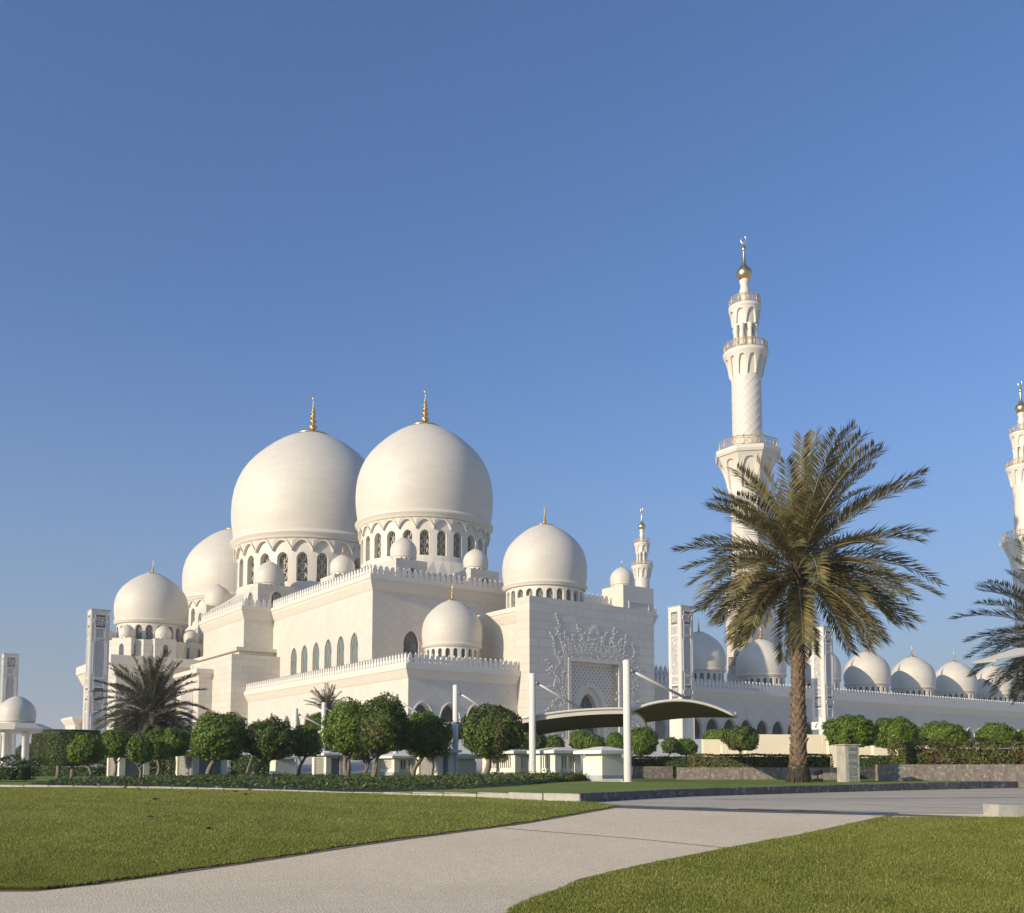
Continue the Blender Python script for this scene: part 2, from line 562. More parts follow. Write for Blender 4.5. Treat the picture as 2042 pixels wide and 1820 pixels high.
# ------------------------------------------------------------------ cornices and parapets
def cornice(mb, path, z_top, out=.9, h=2.0, lip=.5, closed=False):
    """cove cornice along a plan path (counter-clockwise outside = right-hand side is outside)"""
    prof = [(0.0, z_top - h), (.02, z_top - h), (out * .18, z_top - h * .92), (out * .45, z_top - h * .72), (out * .80, z_top - h * .45), (out * .86, z_top - lip), (out, z_top - lip), (out, z_top), (-.6, z_top)]
    sweep(mb, path, prof, closed)
def sweep(mb, path, prof, closed=False):
    n = len(path)
    rings = []
    for i, p in enumerate(path):
        p = Vector((p[0], p[1]))
        a = Vector(path[i - 1]) if (i > 0 or closed) else None
        b = Vector(path[(i + 1) % n]) if (i < n - 1 or closed) else None
        def nrm(q, r):
            d = (r - q).normalized(); return Vector((d.y, -d.x))
        ns = []
        if a is not None: ns.append(nrm(a, p))
        if b is not None: ns.append(nrm(p, b))
        m = ns[0] if len(ns) == 1 else (ns[0] + ns[1]) / (1 + ns[0].dot(ns[1]))
        rings.append([(p.x + m.x * o, p.y + m.y * o, z) for o, z in prof])
    ids = [[mb.pt(q) for q in r] for r in rings]
    k = len(prof)
    pairs = list(zip(ids[:-1], ids[1:]))
    if closed: pairs.append((ids[-1], ids[0]))
    for a, b in pairs:
        for i in range(k - 1):
            mb.face((a[i], b[i], b[i + 1], a[i + 1]))
MERLON = [(-.30, 0), (-.40, .16), (-.43, .34), (-.34, .50), (-.24, .56), (-.30, .66), (-.25, .78), (-.12, .86), (0, 1.0)]
def merlons(mb, p0, p1, z, h=1.5, sp=1.0, th=.28, base=.22):
    p0, p1 = Vector((p0[0], p0[1], 0)), Vector((p1[0], p1[1], 0))
    d = p1 - p0; L = d.length; d.normalize()
    nr = Vector((d.y, -d.x, 0))
    n = max(1, int(round(L / sp)))
    s = L / n
    mb.frame_box(p0 + nr * (-th / 2) + Vector((0, 0, z)), d * L, nr * th, (0, 0, base))
    ol = MERLON + [(-x, y) for x, y in reversed(MERLON[:-1])]
    for i in range(n):
        c = p0 + d * (s * (i + .5))
        fr = []; bk = []
        for x, y in ol:
            q = c + d * (x * s * 1.0) + Vector((0, 0, z + base + y * (h - base)))
            fr.append(mb.pt(q + nr * th / 2)); bk.append(mb.pt(q - nr * th / 2))
        m = len(ol)
        mb.face(fr); mb.face(list(reversed(bk)))
        for a in range(m - 1):
            mb.face((fr[a], bk[a], bk[a + 1], fr[a + 1]))

# ================================================================== THE MOSQUE
BASE = 4.9
zat = lambda py, d: at_depth(CX, py, d)[2]
CAM_ST = to_st(0, 0)
mosque = empty('mosque', (P1[0], P1[1], BASE), AX)
tag(mosque, 'white marble mosque with great domes, gold finials and a carved portal', 'mosque')
LOC = (0, 0, -BASE)
def part(mb, name, mats, root=None):
    return mb.build(name, mats, root or mosque, LOC)
def va(s, t): return atan2(CAM_ST[1] - t, CAM_ST[0] - s)
def mdome(s, t, zr, R, *a, root=None, **k):
    return dome(root or mosque, (s, t, zr - BASE), R, *a, view_ang=va(s, t), **k)

# ---- prayer hall
HS, HT, HT2 = -26.0, -27.5, 143.5
Z_H = 34.2
fu = lambda s0: (lambda a, z, d=0.0: (s0 + d, a, z))          # wall facing -s
fv = lambda t0: (lambda a, z, d=0.0: (a, t0 + d, z))          # wall facing -t
def arch_window(parent, f, ac, outline, dep, bar=.07, glass='teal', lat='lattice', rows=3):
    g = lambda a, z, d: f(ac + a, z, dep * .92 + d)
    return lattice_window(outline, g, bar, rows).build('window', [M[glass], M[lat]], parent, (0, 0, 0))
mb = MB()
uw = [on_s(px, 1300, HS)[0] for px in (706, 679, 654, 630, 607, 586)]
z1 = on_s(706, 1261, HS)[1]
olw, ww_ = arch(1.5, z1 - 9.0, z1 - 2.3, z1, 8)
pierced_wall(mb, fu(HS), HT, HT2, 0, Z_H - 2.0, [(t, olw, ww_) for t in uw], .45)
sv, zv = on_t(820, 1258, HT)
olv, wv_ = arch(1.5, zv - 9.0, zv - 2.3, zv, 8)
pierced_wall(mb, fv(HT), HS, 26, 0, Z_H - 2.0, [(sv, olv, wv_)], .45)
mb.quad([(26, HT, 0), (26, HT2, 0), (26, HT2, Z_H), (26, HT, Z_H)])
mb.quad([(HS, HT, Z_H - .6), (26, HT, Z_H - .6), (26, HT2, Z_H - .6), (HS, HT2, Z_H - .6)])
hall = part(mb, 'hall_wall', M['diag'])
for t in uw: arch_window(hall, fu(HS), t, olw, .45)
arch_window(hall, fv(HT), sv, olv, .45, glass='glass', lat='lattice_d')
mb = MB()
cornice(mb, [(HS, HT2), (HS, HT), (26, HT), (26, HT2)], Z_H, .9, 2.6, .75)
part(mb, 'cornice', M['plain'])
mb = MB()
merlons(mb, (HS - .4, 16), (HS - .4, HT - .4), Z_H, 1.75, 1.12)
part(mb, 'parapet', M['merlon']); mb = MB()
merlons(mb, (HS - .4, 80), (HS - .4, 42), Z_H, 1.75, 1.12)
part(mb, 'parapet', M['merlon']); mb = MB()
merlons(mb, (HS - .4, HT - .4), (26.4, HT - .4), Z_H, 1.75, 1.12)
part(mb, 'parapet', M['merlon'])

# ---- projecting centre of the long side: upper and lower stage, buttress, end block
PS, PT, PT2 = -32.2, 16.8, 42.4
mb = MB()
mb.box(PS, HS + .5, PT, PT2, 0, Z_H - .4)
part(mb, 'projection_wall', M['diag'])
mb = MB()
cornice(mb, [(HS - .1, PT2), (PS, PT2), (PS, PT), (HS - .1, PT)], Z_H, .9, 2.6, .75)
part(mb, 'cornice', M['plain'])
mb = MB()
merlons(mb, (PS - .4, PT2 + .4), (PS - .4, PT - .4), Z_H, 1.75, 1.12)
part(mb, 'parapet', M['merlon']); mb = MB()
merlons(mb, (PS - .4, PT - .4), (HS - .5, PT - .4), Z_H, 1.75, 1.12)
part(mb, 'parapet', M['merlon'])
mb = MB()
BS, BT, BT2 = -36.0, 12.8, 44.0
ZB = on_t(463, 1303, BT)[1]
mb.box(BS, HS + .3, BT, BT2, 0, ZB)
mb.box(BS + 2.4, HS + .2, BT + 2.6, BT2, ZB, ZB + 1.0)        # stepped ledge under the upper stage
mb.box(BS + 1.6, HS + .2, BT + 1.8, BT2, ZB + 1.0, ZB + 1.7)
for t in (BT + 3, BT + 6):                                     # two slits
    pass
part(mb, 'lower_stage_wall', M['block'])
for px in (448, 457):
    t = on_s(px, 1410, BS)[0]
    mb = MB(); mb.box(BS - .02, BS + .2, t - .35, t + .35, 9.0, 12.2); part(mb, 'slit_window', M['glass'])
mb = MB()
GS, GT, GT2 = -38.8, 24.0, 39.0
ZG = on_t(395, 1333, GT)[1]
mb.box(GS, BS + .1, GT, GT2, 0, ZG - 1.2)
part(mb, 'buttress_wall', M['block'])
mb = MB()
cornice(mb, [(BS, GT2), (GS, GT2), (GS, GT), (BS, GT)], ZG, .7, 1.6, .9)
part(mb, 'cornice', M['plain'])
mb = MB()
for (a, b, c, d) in ((GT + 3.5, GT2 - 3.5, ZG - 4.6, ZG - 4.2), (GT + 3.5, GT2 - 3.5, 6, 6.4), (GT + 3.5, GT + 3.9, 6.4, ZG - 4.6), (GT2 - 3.9, GT2 - 3.5, 6.4, ZG - 4.6)):
    mb.box(GS - .16, GS + .1, a, b, c, d)
mb.cur = 1
mb.box(GS - .05, GS + .1, GT + 3.9, GT2 - 3.9, 6.4, ZG - 4.6)
part(mb, 'carved_panel', [M['plain'], M['carved']])
for px in (385, 379, 373):
    t = on_s(px, 1325, BS)[0]
    mb = MB(); mb.box(BS - .05, BS + .1, t - .25, t + .25, ZG + .5, ZG + 2.0); part(mb, 'slit_window', M['lead'])
mb = MB()
t = on_s(405, 1312, BS)[0]
mb.box(BS - .9, BS, t - 1.6, t + 1.6, ZB - 4.6, ZB - 2.6)
part(mb, 'ventilation_box', M['plain'])

# ---- block of the left dome
LS, LT, LT2 = -51.0, 40.5, 71.5
ZL = on_t(225, 1306, LT)[1]
mb = MB()
mb.box(LS, HS, LT, LT2, 0, ZL - 4.0)
part(mb, 'left_block_wall', M['block'])
mb = MB()
cornice(mb, [(HS, LT2), (LS, LT2), (LS, LT), (HS, LT)], ZL, 1.5, 4.6, 1.9)
mb.quad([(LS, LT, ZL - .1), (HS, LT, ZL - .1), (HS, LT2, ZL - .1), (LS, LT2, ZL - .1)])
part(mb, 'cornice', M['plain'])
mb = MB()
ZW = 13.5
mb.box(LS - 1.5, HS, LT2 + .5, LT2 + 12, 0, ZW - 1.2)
part(mb, 'low_wing_wall', M['plain'])
mb = MB()
cornice(mb, [(HS, LT2 + 12), (LS - 1.5, LT2 + 12), (LS - 1.5, LT2 + .5), (HS, LT2 + .5)], ZW, .8, 1.8, .6)
part(mb, 'cornice', M['plain'])
# octagonal base with turrets
LDS, LDT = -40.0, 56.0
dL = from_st(LDS, LDT)[1]
zbt = zat(1278, dL - 8)
def ngon(c, r, n, ph=0.0): return [(c[0] + r * cos(2 * pi * i / n + ph), c[1] + r * sin(2 * pi * i / n + ph)) for i in range(n)]
mb = MB()
mb.prism(ngon((LDS, LDT), 11.2, 8, pi / 8), ZL - .3, zbt)
for k in range(8):
    a = k * pi / 4
    c = (LDS + 9.9 * cos(a), LDT + 9.9 * sin(a))
    sq = [(c[0] + 2.3 * (cos(a) * x - sin(a) * y), c[1] + 2.3 * (sin(a) * x + cos(a) * y)) for x, y in ((-1, -1), (.9, -1), (.9, 1), (-1, 1))]
    mb.prism(sq, ZL - .3, zbt + .25)
part(mb, 'turret_base', M['block'])
hh = zbt - ZL
for k in range(8):
    a = k * pi / 4
    if cos(a - va(LDS, LDT)) < -.35: continue
    r = 9.9 + 2.3 * .9 + .03; hw = .55
    c = Vector((LDS + r * cos(a), LDT + r * sin(a), 0)); tg = Vector((-sin(a), cos(a), 0))
    pts = [(-hw, ZL + hh * .18), (-hw, ZL + hh * .6), (-hw * .7, ZL + hh * .72), (0, ZL + hh * .78), (hw * .7, ZL + hh * .72), (hw, ZL + hh * .6), (hw, ZL + hh * .18)]
    mb = MB(); mb.poly([c + tg * x + Vector((0, 0, z)) for x, z in pts]); part(mb, 'turret_window', M['glass'])
    for sg in (-1, 1):                     # slits on the turret flanks
        for q in (-.35, .35):
            nrm = a + sg * pi / 2
            c = Vector((LDS + (9.9 + q * 2.0) * cos(a) + 2.33 * cos(nrm), LDT + (9.9 + q * 2.0) * sin(a) + 2.33 * sin(nrm), 0)); tg = Vector((cos(a), sin(a), 0))
            mb = MB(); mb.poly([c + tg * x + Vector((0, 0, z)) for x, z in ((-.22, ZL + hh * .1), (-.22, ZL + hh * .72), (0, ZL + hh * .78), (.22, ZL + hh * .72), (.22, ZL + hh * .1))])
            part(mb, 'slit_window', M['glass'])
RL = 71 / FPX * dL
zrL = zat(1243, dL)
d = mdome(LDS, LDT, zrL, RL, zrL - zbt + .1, 20, .30 * RL * 1.5, blind=False, ww=.19, wh=.40, H=1.45)
for k in range(8):
    a = k * pi / 4
    mdome(LDS + 9.9 * cos(a), LDT + 9.9 * sin(a), zbt + .85, 1.75, .62, 10, .55, blind=False, ww=.2, wh=.2, seg=28, windows=False, big=False)

# ---- bases, turrets and the three great domes
def turret(mbw, s, t, h, zb, zt, dirs, win=1.3):
    mbw.box(s - h, s + h, t - h, t + h, zb, zt)
    for dx, dy in dirs:
        ol, w = arch(win, zb + .9, zt - 2.9, zt - 1.5, 6)
        if dx: f = lambda x, z, d, dx=dx: (s + dx * (h + .06 - d * .0), t + x, z)
        else: f = lambda x, z, d, dy=dy: (s + x, t + dy * (h + .06), z)
        mbl = MB()
        mbl.poly([f(x, z, 0) for x, z in ol])
        mbl.cur = 1
        o = Vector((dx, dy, 0)) * .05
        mbl.tube([Vector(f(x, z, 0)) + o for x, z in ol], .13, 4)
        cz = zt - 3.0
        for r_ in (.5, 1.0):
            for k in range(8):
                a1, a2 = k * pi / 4, k * pi / 4 + pi / 3
                p = [(win * r_ * cos(a1), cz + win * r_ * sin(a1)), (win * .4 * cos(a2), cz + win * .4 * sin(a2))]
                p = [q for q in p if abs(q[0]) < win * .98 and zb + .9 < q[1] < zt - 1.7]
                if len(p) == 2: mbl.tube([Vector(f(x, z, 0)) + o for x, z in p], .07, 3)
        part(mbl, 'lattice_window', [M['glass'], M['lattice']])
def great_dome(t0, zr, R, H, fh, half, th, zt, tR, cs, corner_only, zroof=33.4):
    dd = from_st(0, t0)[1]
    drum_h = .73 * R
    zd = zr - drum_h
    mb = MB()
    mb.box(-half, half, t0 - half, t0 + half, zroof, zt - 1.2)
    pos = [(-15.8, -19.6), (0, -19.6), (15.8, -19.6), (-18.6, 0), (17, 17)] if not corner_only else [(a, b) for a in (-cs, 0, cs) for b in (-cs, 0, cs) if (a or b) and (not corner_only or (a and b)) and (corner_only or not (a < 0 and b > 0))]
    for a, b in pos:
        turret(mb, a, t0 + b, th, zroof, zt, [(-1, 0), (0, -1)])
    # windows of the base between the turrets
    for q in (-cs * .62, -cs * .38, cs * .38, cs * .62):
        ol, w = arch(.8, zroof + 1.2, zt - 3.2, zt - 2.4, 5)
        for G_ in (lambda x, z, e: (-half - e, t0 + q + x, z), lambda x, z, e: (q + x, t0 - half - e, z)):
            ml = MB()
            ml.poly([G_(x, z, .05) for x, z in ol])
            ml.cur = 1
            ml.tube([G_(x, z, .1) for x, z in ol], .11, 4)
            for k in (-1, 1): ml.tube([G_(-.7 * k, zroof + 1.4, .1), G_(.7 * k, zt - 3.3, .1)], .07, 3)
            part(ml, 'lattice_window', [M['glass'], M['lattice']])
    part(mb, 'dome_base', M['block'])
    mb = MB()
    sk = [(R * .94 * cos(2 * pi * i / 48), t0 + R * .94 * sin(2 * pi * i / 48)) for i in range(48)]
    lo = []
    for i in range(48):
        a = 2 * pi * i / 48
        m = max(abs(cos(a)), abs(sin(a)))
        r = min(half / m, half * 1.16)
        lo.append((r * cos(a), t0 + r * sin(a)))
    mb.loft([[(x, y, zt - 1.15) for x, y in lo], [(x, y, zd + .6) for x, y in sk]], True, False)
    part(mb, 'skirt_roof', M['plain'])
    mdome(0, t0, zr, R, drum_h, 24, fh, H=H, seg=96, wh=.355, ww=.135)
    for a, b in pos:
        mdome(a, t0 + b, zt + 1.0, tR, 1.0, 14, 1.9, blind=False, seg=32, ww=.17, wh=.22, windows=False, big=False, H=1.5)
great_dome(0, zat(1051, 200), 14.35, 1.53, 8.6, 17.6, 3.2, zat(1121, 174.4), 2.45, 17.0, False)
d2 = from_st(0, 58)[1]; d3 = from_st(0, 116)[1]
great_dome(58, zat(1092, d2), 20.1, 1.51, 11.2, 21.5, 4.4, zat(1172, 222), 3.45, 18.0, True)
great_dome(116, zat(1199, d3), 15.0, 1.51, 9.6, 17.6, 3.2, zat(1121, 174.4), 2.45, 17.0, False)

# ---- terrace (low front wing) with arches
TS, TT, TT2 = -32.5, -51.6, 12.8
ZT = on_t(812.6, 1322.7, TT)[1]
mb = MB()
za = 10.9
ola, wa = arch(1.55, 0.3, 8.6, za, 8)
tc = [TT + 2.6 + 4.65 * i for i in range(13)]
sc_ = [TS + 2.4 + 4.65 * i for i in range(4)]
pierced_wall(mb, fu(TS), TT, TT2, 0, ZT - 1.0, [(t, ola, wa) for t in tc], 1.1)
pierced_wall(mb, fv(TT), TS, -13.0, 0, ZT - 1.0, [(s, ola, wa) for s in sc_], 1.1)
part(mb, 'terrace_wall', M['diag'])
mb = MB()
mb.quad([(TS, TT, ZT - .4), (-13, TT, ZT - .4), (-13, TT2, ZT - .4), (TS, TT2, ZT - .4)])
mb.box(TS + 1.1, -13, TT + 1.1, TT2, ZT - 2.2, ZT - 1.9)
part(mb, 'terrace_roof', M['plain'])
mb = MB()
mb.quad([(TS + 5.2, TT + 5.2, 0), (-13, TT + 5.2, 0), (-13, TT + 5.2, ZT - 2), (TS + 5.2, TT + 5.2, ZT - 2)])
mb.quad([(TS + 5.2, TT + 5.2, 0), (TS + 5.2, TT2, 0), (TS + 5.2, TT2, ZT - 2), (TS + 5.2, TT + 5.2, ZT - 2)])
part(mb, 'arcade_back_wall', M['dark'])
mb = MB()
for k, (cs, f) in enumerate([(tc, fu(TS)), (sc_, fv(TT))]):
    for c in cs:
        o2, _ = arch(1.78, 5.2, 8.6, za + .25, 8)
        mb.tube([f(c + x, z, -.04) for x, z in o2], .13, 4)
part(mb, 'arch_moulding', M['plain'])
mb = MB()
cornice(mb, [(TS, TT2), (TS, TT), (-13.2, TT)], ZT, .85, 2.1, .8)
part(mb, 'cornice', M['plain'])
mb = MB()
merlons(mb, (TS - .4, TT2), (TS - .4, TT - .4), ZT, 1.6, .92)
part(mb, 'parapet', M['merlon'])
mb = MB()
merlons(mb, (TS - .4, TT - .4), (-13.3, TT - .4), ZT, 1.6, .92)
part(mb, 'parapet', M['merlon'])
s_, z_ = on_t(902, 1197, -42.0)
dd = from_st(s_, -42)[1]
Rt = 60 / FPX * dd / .985
zr = z_ - 1.53 * Rt
mdome(s_, -42.0, zr, Rt, zr - ZT + .5, 22, 3.0, blind=False, ww=.15, wh=.30, seg=56, H=1.55, windows=False)

# ---- wing between hall and portal, portal block
WS = -12.2
ZWG = on_s(1036, 1207, WS - .9)[1]
mb = MB()
mb.box(WS, -WS, -51.25, HT + .5, 0, ZWG - .4)
part(mb, 'wing_wall', M['diag'])
mb = MB()
cornice(mb, [(WS, HT), (WS, -51.9)], ZWG, .85, 2.4, .75)
cornice(mb, [(-WS, -51.9), (-WS, HT)], ZWG, .85, 2.4, .75)
part(mb, 'cornice', M['plain'])
PF, PB, PW = -54.7, -51.2, 13.1
ZP = on_t(1065, 1188, PF)[1]
mb = MB()
FW, FZ = 5.3, on_t(1142, 1318, PF)[1]          # the portal frame
RC = 1.2                                        # recess depth
f = fv(PF)
mb.quad([f(-PW, 0), f(-FW, 0), f(-FW, ZP), f(-PW, ZP)])
mb.quad([f(FW, 0), f(PW, 0), f(PW, ZP), f(FW, ZP)])
mb.quad([f(-FW, FZ), f(FW, FZ), f(FW, ZP), f(-FW, ZP)])
mb.quad([f(-FW, 0), f(-FW, 0, RC), f(-FW, FZ, RC), f(-FW, FZ)])
mb.quad([f(FW, 0, RC), f(FW, 0), f(FW, FZ), f(FW, FZ, RC)])
mb.quad([f(-FW, FZ, RC), f(FW, FZ, RC), f(FW, FZ), f(-FW, FZ)])
mb.quad([(-PW, PF, 0), (-PW, PB, 0), (-PW, PB, ZP), (-PW, PF, ZP)])
mb.quad([(PW, PF, 0), (PW, PB, 0), (PW, PB, ZP), (PW, PF, ZP)])
mb.quad([(-PW, PF, ZP), (PW, PF, ZP), (PW, PB, ZP), (-PW, PB, ZP)])
mb.quad([(-PW, PB, 0), (PW, PB, 0), (PW, PB, ZP), (-PW, PB, ZP)])
part(mb, 'portal_wall', M['block'])
mb = MB()
fr = fv(PF + RC)
zap = on_t(1192, 1371, PF + RC)[1]
ol1, w1 = arch(2.75, 0, zap - 4.4, zap, 10)
pierce(mb, fr, -FW, FW, 0, FZ, 0, ol1, w1, .55)
fr2 = fv(PF + RC + .55)
ol2, w2 = arch(1.95, 0, zap - 4.6, zap - 1.0, 10)
# inner order of the arch
n_ = len(ol1)
for i in range(n_ - 1):
    q = lambda o, k: fr2(o[k][0], o[k][1])
    mb.quad([q(ol1, i), q(ol1, i + 1), q(ol2, i + 1), q(ol2, i)])
    mb.quad([fr2(*ol2[i]), fr2(*ol2[i + 1]), fr2(ol2[i + 1][0], ol2[i + 1][1], 1.3), fr2(ol2[i][0], ol2[i][1], 1.3)])
part(mb, 'portal_recess', M['plain'])
M['stud'] = plain('dark_stud', (.16, .16, .165), .6, 0, .1, 3)
mb = MB()                                        # grid of small dark studs
for i in range(-6, 7):
    for j in range(0, 26):
        x = (i + (.5 if j % 2 else 0)) * .78
        z = 6.0 + j * .47
        if abs(x) > FW - .45 or z > FZ - .4: continue
        if abs(x) < 3.3 and z < zap - 3.6 + 4.1 * sqrt(max(0, 1 - (x / 3.4) ** 2)): continue
        c = Vector(fr(x, z, -.02))
        mb.poly([c + Vector((a, -.02, b)) for a, b in ((-.14, 0), (0, -.16), (.14, 0), (0, .16))])
part(mb, 'stud_grid', M['stud'])
mb = MB()
for x in (-FW - .12, FW - .12):
    mb.box(x - .18, x + .42, PF - .16, PF + .1, 0, FZ + .25)
mb.box(-FW - .3, FW + .3, PF - .22, PF + .1, FZ - .0, FZ + .55)
part(mb, 'portal_frame', M['plain'])
lattice_window(ol2, lambda a, z, d: fr2(a, z, 1.2 + d), .09, 4).build('portal_window', [M['glass'], M['lattice_d']], mosque, LOC)
# climbing floral relief round the portal
rv = random.Random(21)
mb = MB()
def leaf_rel(c, ang, L, W):
    dx, dz = cos(ang), sin(ang)
    pts = [(0, 0), (.35, .5), (.7, .42), (1, 0), (.7, -.42), (.35, -.5)]
    fr_ = [mb.pt((c[0] + L * (p * dx) - W * q * dz, PF - .02, c[1] + L * p * dz + W * q * dx)) for p, q in pts]
    t_ = mb.pt((c[0] + L * .5 * dx, PF - .10, c[1] + L * .5 * dz))
    for i in range(6): mb.face((fr_[i], fr_[(i + 1) % 6], t_))
def vine(x, z, ang, L, curl, r=.075, leaf=.8, sub=True):
    pts = [(x, z)]; a = ang; n = int(L / .45)
    for i in range(n):
        a += curl * .45 + rv.uniform(-.16, .16)
        x += .45 * cos(a); z += .45 * sin(a)
        if abs(x) < FW + .45 and z < FZ + .75: a += .6 * (1 if cos(a) * (1 if x > 0 else -1) < 0 else -1) * (1 if sin(a) > 0 else 1); continue
        if abs(x) > PW - .6: break
        pts.append((x, z))
        if rv.random() < leaf:
            sd = rv.choice((-1, 1))
            leaf_rel((x, z), a + sd * rv.uniform(.6, 1.2), rv.uniform(.32, .6), rv.uniform(.18, .32))
        if sub and rv.random() < .22:
            vine(x, z, a + rv.choice((-1, 1)) * .8, rv.uniform(1.0, 2.2), rv.uniform(-.7, .7), .08, .95, False)
    if len(pts) > 2:
        nn = len(pts)
        mb.tube([(p[0], PF + .00, p[1]) for p in pts], [r * (1 - .5 * i / nn) for i in range(nn)], 5)
    leaf_rel((x, z), a, .6, .28)
for sd in (-1, 1):
    A = (lambda q: q) if sd > 0 else (lambda q: pi - q)
    for z0 in (6.5, 8.5, 10.5, 12.5, 14.5, 16.5):
        vine(sd * (FW + .7), z0, A(.9 + rv.uniform(-.3, .3)), 4.2, -sd * .22)
        vine(sd * (FW + .6), z0 + .8, A(1.4), 3.2, sd * .25)
    vine(sd * (FW + .7), 6, A(1.55), 13, .02, .09)
    vine(sd * (FW + 1.5), 17.5, A(.7), 5.2, sd * .2, .055)
    vine(sd * (FW + .5), 18.6, A(1.1), 5.4, sd * .16, .055)
    for k in range(7):
        vine(sd * (.6 + k * .85), FZ + .9, A(1.5 - k * .05 + rv.uniform(-.3, .3)), rv.uniform(2.6, 4.6) + (1.0 if k < 1 else 0), rv.uniform(-.3, .3))
    for k in range(4):
        vine(sd * (.5 + k * 1.3), FZ + 1.0, A(.35), 3.0, sd * .5)
def scroll(x, z, r, a0, sg, th=.06):
    pts = []
    for i in range(15):
        q = i / 14
        rr_ = r * (1 - .8 * q); a = a0 + sg * q * 8.0
        pts.append((x + rr_ * cos(a), PF + .0, z + rr_ * sin(a)))
    mb.tube(pts, [th * (1 - .4 * i / 14) for i in range(15)], 5)
    for i in (2, 5, 8):
        leaf_rel((pts[i][0], pts[i][2]), a0 + sg * i * .6 + rv.uniform(-.5, .5), .45, .22)
for sd in (-1, 1):
    for i in range(11):
        z0 = 6.0 + i * 1.25
        scroll(sd * (FW + 1.0 + .45 * (i % 3)), z0, .62, pi / 2, sd * (1 if i % 2 else -1))
        if i % 2 == 0: scroll(sd * (FW + 2.4 + .5 * (i % 4 == 0)), z0 + .6, .48, 0, -sd)
    for i in range(6):
        scroll(sd * (.7 + i * .95), FZ + 1.35 + .35 * (i % 2), .55, pi / 2, sd * (1 if i % 2 else -1))
        scroll(sd * (.4 + i * .9), FZ + 2.6 - .15 * i, .42, 0, sd)
for k in range(9):
    a = pi / 2 + (k - 4) * .34
    leaf_rel((cos(a) * .2, FZ + 4.6 + sin(a) * .2), a, 1.7 - .1 * abs(k - 4), .55)
part(mb, 'floral_relief', M['plain'])
# dome over the portal, roof parapet, stair block with a small dome
sR, _ = on_t(1086, 1043, -40.5)
dR = from_st(sR, -40.5)[1]
RR = 85 / FPX * dR / .99
zrR = zat(1172, dR)
mdome(sR, -40.5, zrR, RR, zrR - ZWG + 1.0, 24, 3.6, blind=False, ww=.165, wh=.42, H=1.52)
mb = MB()
merlons(mb, (3.5, -44), (12.5, -44), ZWG + .3, 1.5, .95)
part(mb, 'parapet', M['merlon'])
mb = MB()
KS, KT = on_t(1243, 1200, -31.5)[0], -31.5
KZ = on_t(1243, 1165, -31.5)[1]
mb.box(KS, KS + 8.2, KT, KT + 6.4, 0, KZ)
part(mb, 'stair_block', M['plain'])
mb = MB()
for (a, b, c, d) in ((1.4, 7.0, KZ - 3.4, KZ - 3.1), (1.4, 1.7, KZ - 7, KZ - 3.4), (6.7, 7.0, KZ - 7, KZ - 3.4)):
    mb.box(KS + a, KS + b, KT - .14, KT + .1, c, d)
part(mb, 'panel_frame', M['plain'])
mdome(KS + 3.3, KT + 4.0, KZ + .9, 2.45, .9, 14, 1.6, blind=False, seg=32, windows=False, big=False, ww=.12, wh=.2)
mb = MB()
mb.box(PW, 30, -45, HT, 0, 18.0)
part(mb, 'side_wing_wall', M['diag'])
mb = MB()
merlons(mb, (PW, -45.2), (30, -45.2), 18.0, 2.2, 1.1)
part(mb, 'parapet', M['merlon'])

# ================================================================== THE COURTYARD ARCADE
arcade = empty('courtyard_arcade', (*from_st(22, -47)[:2], BASE), AX)
tag(arcade, 'long shaded arcade running right from the mosque, a row of white domes on its roof', 'arcade')
ORG = Vector((22, -47, 0))
def apart(mb, name, mats):
    o = mb.build(name, mats, arcade, (-ORG.x, -ORG.y, -BASE)); return o
AT = -47.0
ZA = on_t(1385, 1370, AT)[1]
s0 = on_t(1421, 1450, AT)[0]; s5 = on_t(1582, 1450, AT)[0]
sp = (s5 - s0) / 5
A0, A1 = PW + .05, 250.0
mb = MB()
zt_ = on_t(1421, 1432, AT)[1]
olh, wh_ = arch(1.78, 4.0, 8.3, zt_, 8, foot=(1.22, 6.3))
k0 = math.ceil((A0 + 2.0 - s0) / sp); k1 = int((A1 - 2.2 - s0) / sp)
cen = [s0 + sp * k for k in range(k0, k1 + 1)]
pierced_wall(mb, fv(AT), A0, A1, 0, ZA - 1.0, [(c, olh, wh_) for c in cen], .55)
apart(mb, 'arcade_wall', M['diag'])
mb = MB()
mb.quad([(A0, AT, ZA - .3), (A1, AT, ZA - .3), (A1, AT + 14, ZA - .3), (A0, AT + 14, ZA - .3)])
apart(mb, 'arcade_roof', M['plain'])
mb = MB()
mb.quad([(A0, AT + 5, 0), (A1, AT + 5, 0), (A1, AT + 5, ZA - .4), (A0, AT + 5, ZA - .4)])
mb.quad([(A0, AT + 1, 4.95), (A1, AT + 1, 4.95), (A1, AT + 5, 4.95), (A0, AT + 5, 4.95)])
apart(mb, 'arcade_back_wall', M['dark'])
mb = MB()
for c in cen:
    o2, _ = arch(2.08, 4.9, 8.3, zt_ + .38, 8, foot=(1.5, 6.3))
    mb.tube([fv(AT)(c + x, z, -.05) for x, z in o2], .17, 5)
apart(mb, 'arch_moulding', M['plain'])
mb = MB()
cornice(mb, [(A0, AT), (A1, AT)], ZA, .85, 2.2, .8)
apart(mb, 'cornice', M['plain'])
mb = MB()
merlons(mb, (A0, AT - .4), (A1, AT - .4), ZA, 1.75, 1.02)
apart(mb, 'parapet', M['merlon'])
sd_ = on_t(1517, 1300, -41)[0]; se_ = on_t(1820, 1340, -41)[0]
dsp = (se_ - sd_) / 3
Ra = 5.12
zra = at_depth(1517, 1347, from_st(sd_, -41)[1])[2]
